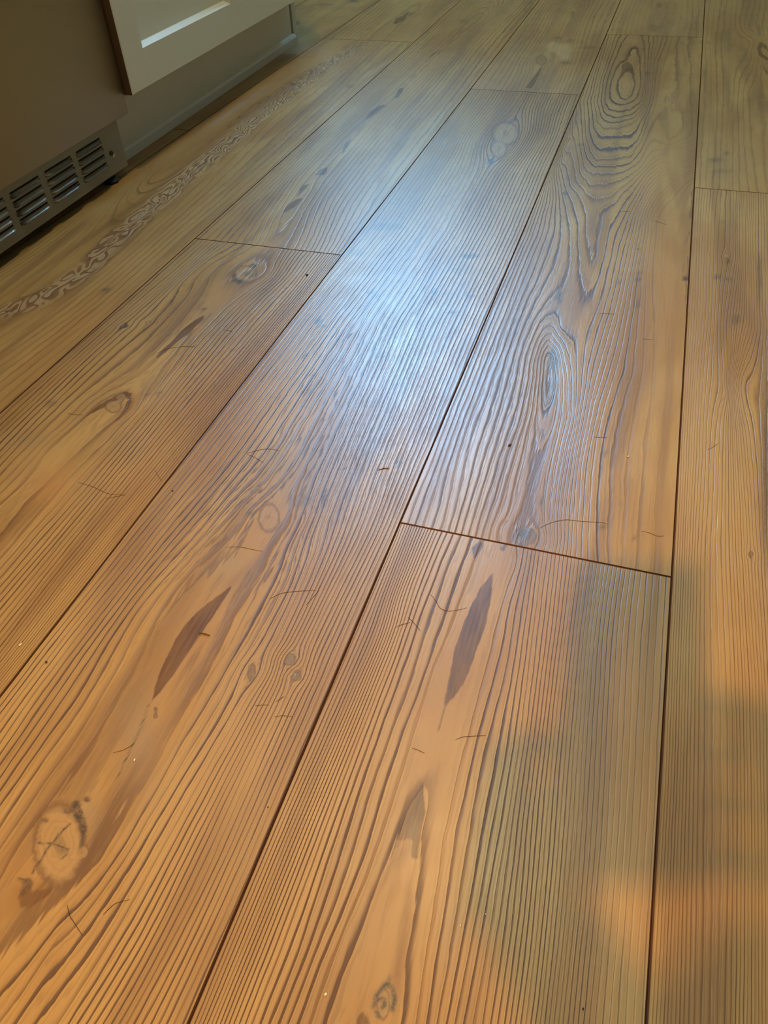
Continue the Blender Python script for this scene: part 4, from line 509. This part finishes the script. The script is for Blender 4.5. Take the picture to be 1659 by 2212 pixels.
# ------------------------------------------------------------------ litter on the boards
HAIRS = [
 [[[249.3,426.5],[256.8,433.0],[265.4,437.3],[275.7,437.5]],"curved hair arching above the fork of a shorter hair"],
 [[[251.0,425.7],[259.0,423.4],[268.3,419.1]],"short hair forking down from the arched hair"],
 [[[282.0,322.1],[292.2,325.0],[301.6,325.2],[309.8,325.6]],"faint hair lying across the plank just below the pale eyelike knot"],
 [[[334.1,285.4],[338.9,291.5],[347.6,296.2],[362.3,301.7]],"long bent hair right of the dark brown streak"],
 [[[360.3,287.3],[361.9,292.1],[363.7,300.0],[363.8,306.1]],"hair crossing the tip of the long bent hair"],
 [[[503.2,405.2],[511.3,413.6],[521.0,419.5],[531.2,420.8],[547.5,423.8],[551.7,422.9]],"longest wavy hair beside the grey knot above the cross joint"],
 [[[576.4,422.8],[583.1,422.2],[587.8,420.6],[593.0,422.1]],"wavy hair just above the right end of the near cross joint"],
 [[[441.0,320.4],[446.3,315.5],[450.6,310.5],[456.7,309.7],[463.7,313.0],[467.9,315.9]],"looping hair left of the brown resin streak"],
 [[[431.3,297.0],[436.7,293.3],[442.6,288.2]],"short slanting hair left of the looping hair"],
 [[[426.4,287.1],[429.8,290.1],[434.1,293.0]],"tiny hair meeting the short slanting hair"],
 [[[484.0,217.8],[487.1,220.3],[490.6,222.0],[500.7,225.6]],"faint hair across grain lines below the brown streak"],
 [[[460.8,205.3],[464.8,205.0],[468.7,204.3]],"short hair on the blank wood between two resin streaks"],
 [[[359.7,204.6],[363.6,206.4],[367.7,207.6]],"short flat hair beneath the paired small knots"],
 [[[374.4,200.9],[379.0,203.3],[385.1,204.1]],"second flat hair just lower,beneath the paired small knots"],
 [[[371.0,211.0],[373.0,213.6],[374.4,216.1]],"tiny slanting hair between two flat hairs"],
 [[[291.3,151.6],[296.1,154.6],[298.8,157.9],[300.1,160.5]],"hair touching the fine crack above the big knot"],
 [[[315.2,71.1],[319.7,67.0],[323.6,65.0],[331.1,61.1]],"crooked hair down-right of the big split knot"],
 [[[335.8,72.6],[337.3,76.2],[339.0,79.1],[344.9,82.9]],"curved faint hair right of the crooked hair"],
 [[[62.3,435.3],[70.8,435.4],[77.6,437.2]],"short hair left of the teardrop knot"],
 [[[91.2,548.0],[99.4,559.1],[110.3,565.5],[124.4,569.2]],"hair lying along the grey plank patch"],
 [[[622.6,533.6],[626.6,538.5],[630.6,544.6]],"short hair on the far right plank"],
 [[[530.3,526.4],[535.6,527.2],[540.9,528.6]],"tiny hair near the middle of the third plank row"],
 [[[510.0,1001.8],[516.7,1004.8],[524.1,1006.5]],"tiny hair below the nested oval grain"],
 [[[554.2,984.2],[562.3,980.4],[570.3,975.2]],"faint hair on the blank pale plank side"],
 [[[512.3,736.4],[519.7,738.3],[526.8,738.2]],"tiny dark hair on the wavy grain right of the glare"],
 [[[559.2,696.6],[564.5,697.1],[569.0,697.3]],"tiny hair on the pale right side of the third row plank"],
 [[[128.2,354.9],[144.0,353.3],[161.9,349.6],[174.9,353.2]],"long hair across the left grain lines"],
 [[[162.1,343.9],[169.0,348.1],[175.5,352.3]],"short hair under the long left hair"],
 [[[182.8,386.3],[189.1,380.7],[196.3,374.9]],"short hair beside the second long joint"],
 [[[136.2,606.8],[142.4,606.5],[148.9,605.3]],"tiny hair on the grey shaded plank patch"]]
def ribbon(pts, r, name, m):
    pts = [Vector((x/1000, y/1000, 0)) for x, y in pts]
    # smooth the strand with Catmull-Rom
    P = [pts[0]]+pts+[pts[-1]]; out = []
    for i in range(1, len(P)-2):
        for k in range(6):
            t = k/6; p0, p1, p2, p3 = P[i-1], P[i], P[i+1], P[i+2]
            out.append(0.5*((2*p1)+(-p0+p2)*t+(2*p0-5*p1+4*p2-p3)*t*t+(-p0+3*p1-3*p2+p3)*t**3))
    out.append(pts[-1]); n = len(out); c = sum(out, Vector())/n; bm = bmesh.new(); rings = []
    for i, p in enumerate(out):
        d = (out[min(i+1, n-1)]-out[max(i-1, 0)]).normalized(); s = Vector((-d.y, d.x, 0)); rr = r*(0.45+0.55*math.sin(PI*(i+0.5)/n)**0.5)
        z = rr+0.00002; q = p-c
        rings.append([bm.verts.new(q+s*rr*math.cos(a)+Vector((0, 0, z+rr*math.sin(a)))) for a in (0, 2.094, 4.189)])
    for a, b in zip(rings[:-1], rings[1:]):
        for i in range(3): bm.faces.new([a[i], a[(i+1) % 3], b[(i+1) % 3], b[i]])
    bm.faces.new(rings[0][::-1]); bm.faces.new(rings[-1])
    o = obj(name, bm, m, None, 0, True); o.location = c; return o
for pts, lab in HAIRS:
    tag(ribbon(pts, 0.00017, 'hair', M['hair']), lab, 'hair', 'loose hairs on the floor')
for pts, r, lab in [
 [[[299.6,244.6],[303.3,244.9],[307.6,244.6]],1.1,"short brown splinter at the lower end of the dark streak"],
 [[[365.0,435.9],[367.8,438.5],[370.6,439.8],[373.3,440.0]],0.7,"thin black curved twig near the lower edge of the glare"]]:
    tag(ribbon(pts, r*0.00055, 'splinter', M['splinter'] if r > 1 else M['crumb_dark']), lab, 'splinter')
rg = random.Random(5)
for x, y, r, kind, lab, el in [
 [178.0,741.8,1.57,"dark","black crumb under the far left cross joint",1.0],
 [463.2,496.4,1.06,"dark","black elongated crumb beside the bluish glare",1.8],
 [210.9,366.7,0.76,"dark","dark crumb right beside the second long joint",1.0],
 [212.9,194.9,0.73,"dark","dark seedlike crumb near the left frame edge",1.6],
 [306.4,151.2,0.65,"pale","pale crumb above the big knot",1.3],
 [456.7,73.7,0.67,"pale","pale crumb in the bottom centre grain",1.2],
 [521.0,129.7,0.37,"pale","pale crumb in the shaded bottom right grain",1.0],
 [510.3,120.9,0.37,"pale","pale crumb left of the shaded grain",1.0],
 [560.3,507.3,0.82,"pale","white crumb on the third row plank",1.3],
 [187.4,202.0,0.75,"pale","pale fleck near the second long joint",1.8],
 [572.1,103.5,0.46,"dark","dark fleck at the bottom right of the floor",1.3],
 [393.7,148.1,0.42,"dark","dark speck right of centre in the lower left plank",1.0]]:
    bm = bmesh.new(); bmesh.ops.create_icosphere(bm, subdivisions=2, radius=r/1000)
    for v in bm.verts:
        v.co = v.co*(0.75+0.4*rg.random()); v.co.z *= 0.55; v.co.x *= el
    zmin = min(v.co.z for v in bm.verts)
    for v in bm.verts: v.co.z -= zmin
    o = tag(obj('crumb', bm, M['crumb_'+kind], None, 0, True), lab, 'crumb'); o.location = (x/1000, y/1000, 0.0); o.rotation_euler = (0, 0, rg.random()*3)

# ------------------------------------------------------------------ photographer kneeling just outside the frame, whose phone and hands shade the boards
def cam_pt(x, y, z): return CAM + Rm(0.3424, 0.7963, -0.0484) @ Vector((x, y, z))
bm = bmesh.new(); add_box(bm, -0.061, 0.0125, -0.134, 0.0125, 0.004, 0.012)
ph = obj('smartphone', bm, M['black'], None, 0.003, True)
ph.matrix_world = cam.matrix_world
tag(ph, 'smartphone held low over the floor by the kneeling photographer, out of view', 'phone')
V3 = Vector
joints, bones = {}, []
def J(n, p, r, ry=None): joints[n] = (V3(p), r, ry or r)
J('pelvis', (1.00, -0.61, 0.27), .145); J('waist', (0.97, -0.55, 0.41), .115, .13); J('chest', (0.92, -0.44, 0.57), .13, .15); J('upper', (0.89, -0.38, 0.67), .10, .12)
J('neck', (0.865, -0.345, 0.745), .052); J('head0', (0.85, -0.325, 0.80), .070); J('head1', (0.835, -0.305, 0.875), .088); J('head2', (0.83, -0.305, 0.935), .07)
LH, RH = cam_pt(-0.066, -0.118, 0.022), cam_pt(0.020, -0.100, 0.022)
J('sl', (0.775, -0.47, 0.67), .062); J('el', (0.567, -0.294, 0.50), .055); J('wl', LH + V3((0.045, -0.085, 0.005)), .027, .021)
J('sr', (0.985, -0.275, 0.67), .062); J('er', (0.84, -0.115, 0.45), .042); J('wr', RH + V3((0.090, -0.045, 0.005)), .027, .021)
J('hl', (0.93, -0.68, 0.23), .10); J('kl', (0.73, -0.33, 0.075), .063); J('cl', (0.86, -0.56, 0.062), .052); J('al', (0.95, -0.74, 0.048), .038); J('fl', (1.00, -0.84, 0.030), .030)
J('hr', (1.08, -0.55, 0.23), .10); J('kr', (0.99, -0.17, 0.075), .063); J('cr', (1.06, -0.42, 0.062), .052); J('ar', (1.10, -0.62, 0.048), .038); J('fr', (1.14, -0.73, 0.030), .030)
for a in ('pelvis waist', 'waist chest', 'chest upper', 'upper neck', 'neck head0', 'head0 head1', 'head1 head2', 'upper sl', 'sl el', 'el wl', 'upper sr', 'sr er', 'er wr',
          'pelvis hl', 'hl kl', 'kl cl', 'cl al', 'al fl', 'pelvis hr', 'hr kr', 'kr cr', 'cr ar', 'ar fr'): bones.append(a.split())
def hand(side, W_, H, sgn):
    """palm beside the phone, four bent fingers behind it, thumb on the screen side"""
    R3 = Rm(0.3424, 0.7963, -0.0484); right, up, back = R3 @ V3((1, 0, 0)), R3 @ V3((0, 1, 0)), R3 @ V3((0, 0, 1))
    J(side+'p', H + right*sgn*0.030 + back*0.010, .022, .015); bones.append([W_, side+'p'])
    for i, (L, dy) in enumerate(((.066, .034), (.072, .014), (.068, -.006), (.054, -.026))):
        b = H + right*sgn*0.022 + up*dy - back*0.012
        tip = -right*sgn
        J(f'{side}{i}a', b, .0095); J(f'{side}{i}b', b + tip*L*0.42 - back*0.022, .0085); J(f'{side}{i}c', b + tip*L*0.74 - back*0.019, .0078); J(f'{side}{i}d', b + tip*L*0.98 - back*0.014, .0068)
        bones.append([side+'p', f'{side}{i}a']); [bones.append([f'{side}{i}{p}', f'{side}{i}{q}']) for p, q in ('ab', 'bc', 'cd')]
    b = H + right*sgn*0.026 - up*0.012 + back*0.026
    J(side+'ta', b, .0115); J(side+'tb', b - right*sgn*0.022 + up*0.030 + back*0.010, .0098); J(side+'tc', b - right*sgn*0.038 + up*0.050 + back*0.004, .0082)
    bones.append([side+'p', side+'ta']); bones.append([side+'ta', side+'tb']); bones.append([side+'tb', side+'tc'])
hand('L', 'wl', LH, -1); hand('R', 'wr', RH, 1)
names = list(joints); me = bpy.data.meshes.new('person')
me.from_pydata([joints[n][0] for n in names], [(names.index(a), names.index(b)) for a, b in bones], [])
person = bpy.data.objects.new('person', me); C.objects.link(person)
md = person.modifiers.new('skin', 'SKIN'); md.use_smooth_shade = True; md.branch_smoothing = 0.6
for i, n in enumerate(names): me.skin_vertices[0].data[i].radius = joints[n][1:]
me.skin_vertices[0].data[0].use_root = True
sb = person.modifiers.new('sub', 'SUBSURF'); sb.levels = 2; sb.render_levels = 2
dg = bpy.context.evaluated_depsgraph_get(); ev = bpy.data.meshes.new_from_object(person.evaluated_get(dg))
person.modifiers.clear(); person.data = ev; ev.materials.clear()
for k in ('fabric', 'denim', 'skin'): ev.materials.append(M[k])
wl, wr = joints['wl'][0], joints['wr'][0]
for p in ev.polygons:
    c = p.center; p.use_smooth = True
    if c.z > 0.745 and (c - V3((0.84, -0.31, 0.86))).length < .22: p.material_index = 2
    elif min((c-LH).length, (c-RH).length) < 0.085: p.material_index = 2
    elif c.z < 0.33 and c.y < -0.10 and c.x > 0.66: p.material_index = 1
    else: p.material_index = 0
tag(person, 'person kneeling right behind the camera, arms stretched to hold a phone low', 'person')
hd = joints['head1'][0]; fwd = (CAM - hd).normalized(); side = fwd.cross(V3((0, 0, 1))).normalized(); upv = side.cross(fwd)
bm = bmesh.new(); bmesh.ops.create_uvsphere(bm, u_segments=24, v_segments=16, radius=0.1)
for v in list(bm.verts):
    if v.co.dot(V3((0, 1, 0))) > 0.035 and v.co.z < 0.045: bm.verts.remove(v)
hm = obj('hair', bm, M['hairdark'], person, 0, True)
hm.matrix_world = Matrix.Translation(hd + V3((0.006, -0.012, 0.018))) @ Matrix((side, fwd, upv)).transposed().to_4x4()
def face_bit(name, p, r, m, sq=(1, 1, 1)):
    bm = bmesh.new(); bmesh.ops.create_uvsphere(bm, u_segments=16, v_segments=10, radius=r)
    for v in bm.verts: v.co = V3((v.co.x*sq[0], v.co.y*sq[1], v.co.z*sq[2]))
    o = obj(name, bm, m, person, 0, True); o.matrix_world = Matrix.Translation(hd + side*p[0] + fwd*p[1] + upv*p[2]) @ Matrix((side, fwd, upv)).transposed().to_4x4()
for s in (-1, 1):
    face_bit('eye', (s*0.031, 0.076, 0.004), 0.011, M['frame']); face_bit('ear', (s*0.086, -0.004, -0.004), 0.026, M['skin'], (.35, .7, 1.1))
face_bit('nose', (0, 0.090, -0.022), 0.015, M['skin'], (.8, 1.1, 1.3)); face_bit('mouth', (0, 0.078, -0.052), 0.020, M['splinter'], (1.2, .4, .28))
# lamp fittings of the two lamps and the added fill spot
def fitting(name, loc, r, m, lab):
    e = empty(name, (loc[0], loc[1], H)); tag(e, lab, 'lamp')
    bm = bmesh.new(); bmesh.ops.create_cone(bm, cap_ends=True, segments=32, radius1=r, radius2=r*1.05, depth=0.02, matrix=Matrix.Translation((0, 0, -0.010)))
    obj('housing', bm, M['frame'], e, 0, True)
    bm = bmesh.new(); bmesh.ops.create_cone(bm, cap_ends=True, segments=32, radius1=r*.8, radius2=r*.8, depth=0.004, matrix=Matrix.Translation((0, 0, -0.0225)))
    obj('diffuser', bm, m, e, 0, True)
fitting('ceiling_spotlight', BULB_POS, 0.045, M['bulb'], 'small round warm ceiling spotlight behind the camera, out of view')
fitting('ceiling_spotlight', FILL_SPOT_POS, 0.06, M['bulb'], 'added warm fill spotlight over the cabinets, out of view')
fitting('ceiling_lamp', CEIL_POS, 0.12, M['diffuser'], 'round ceiling lamp over the far boards, out of view')
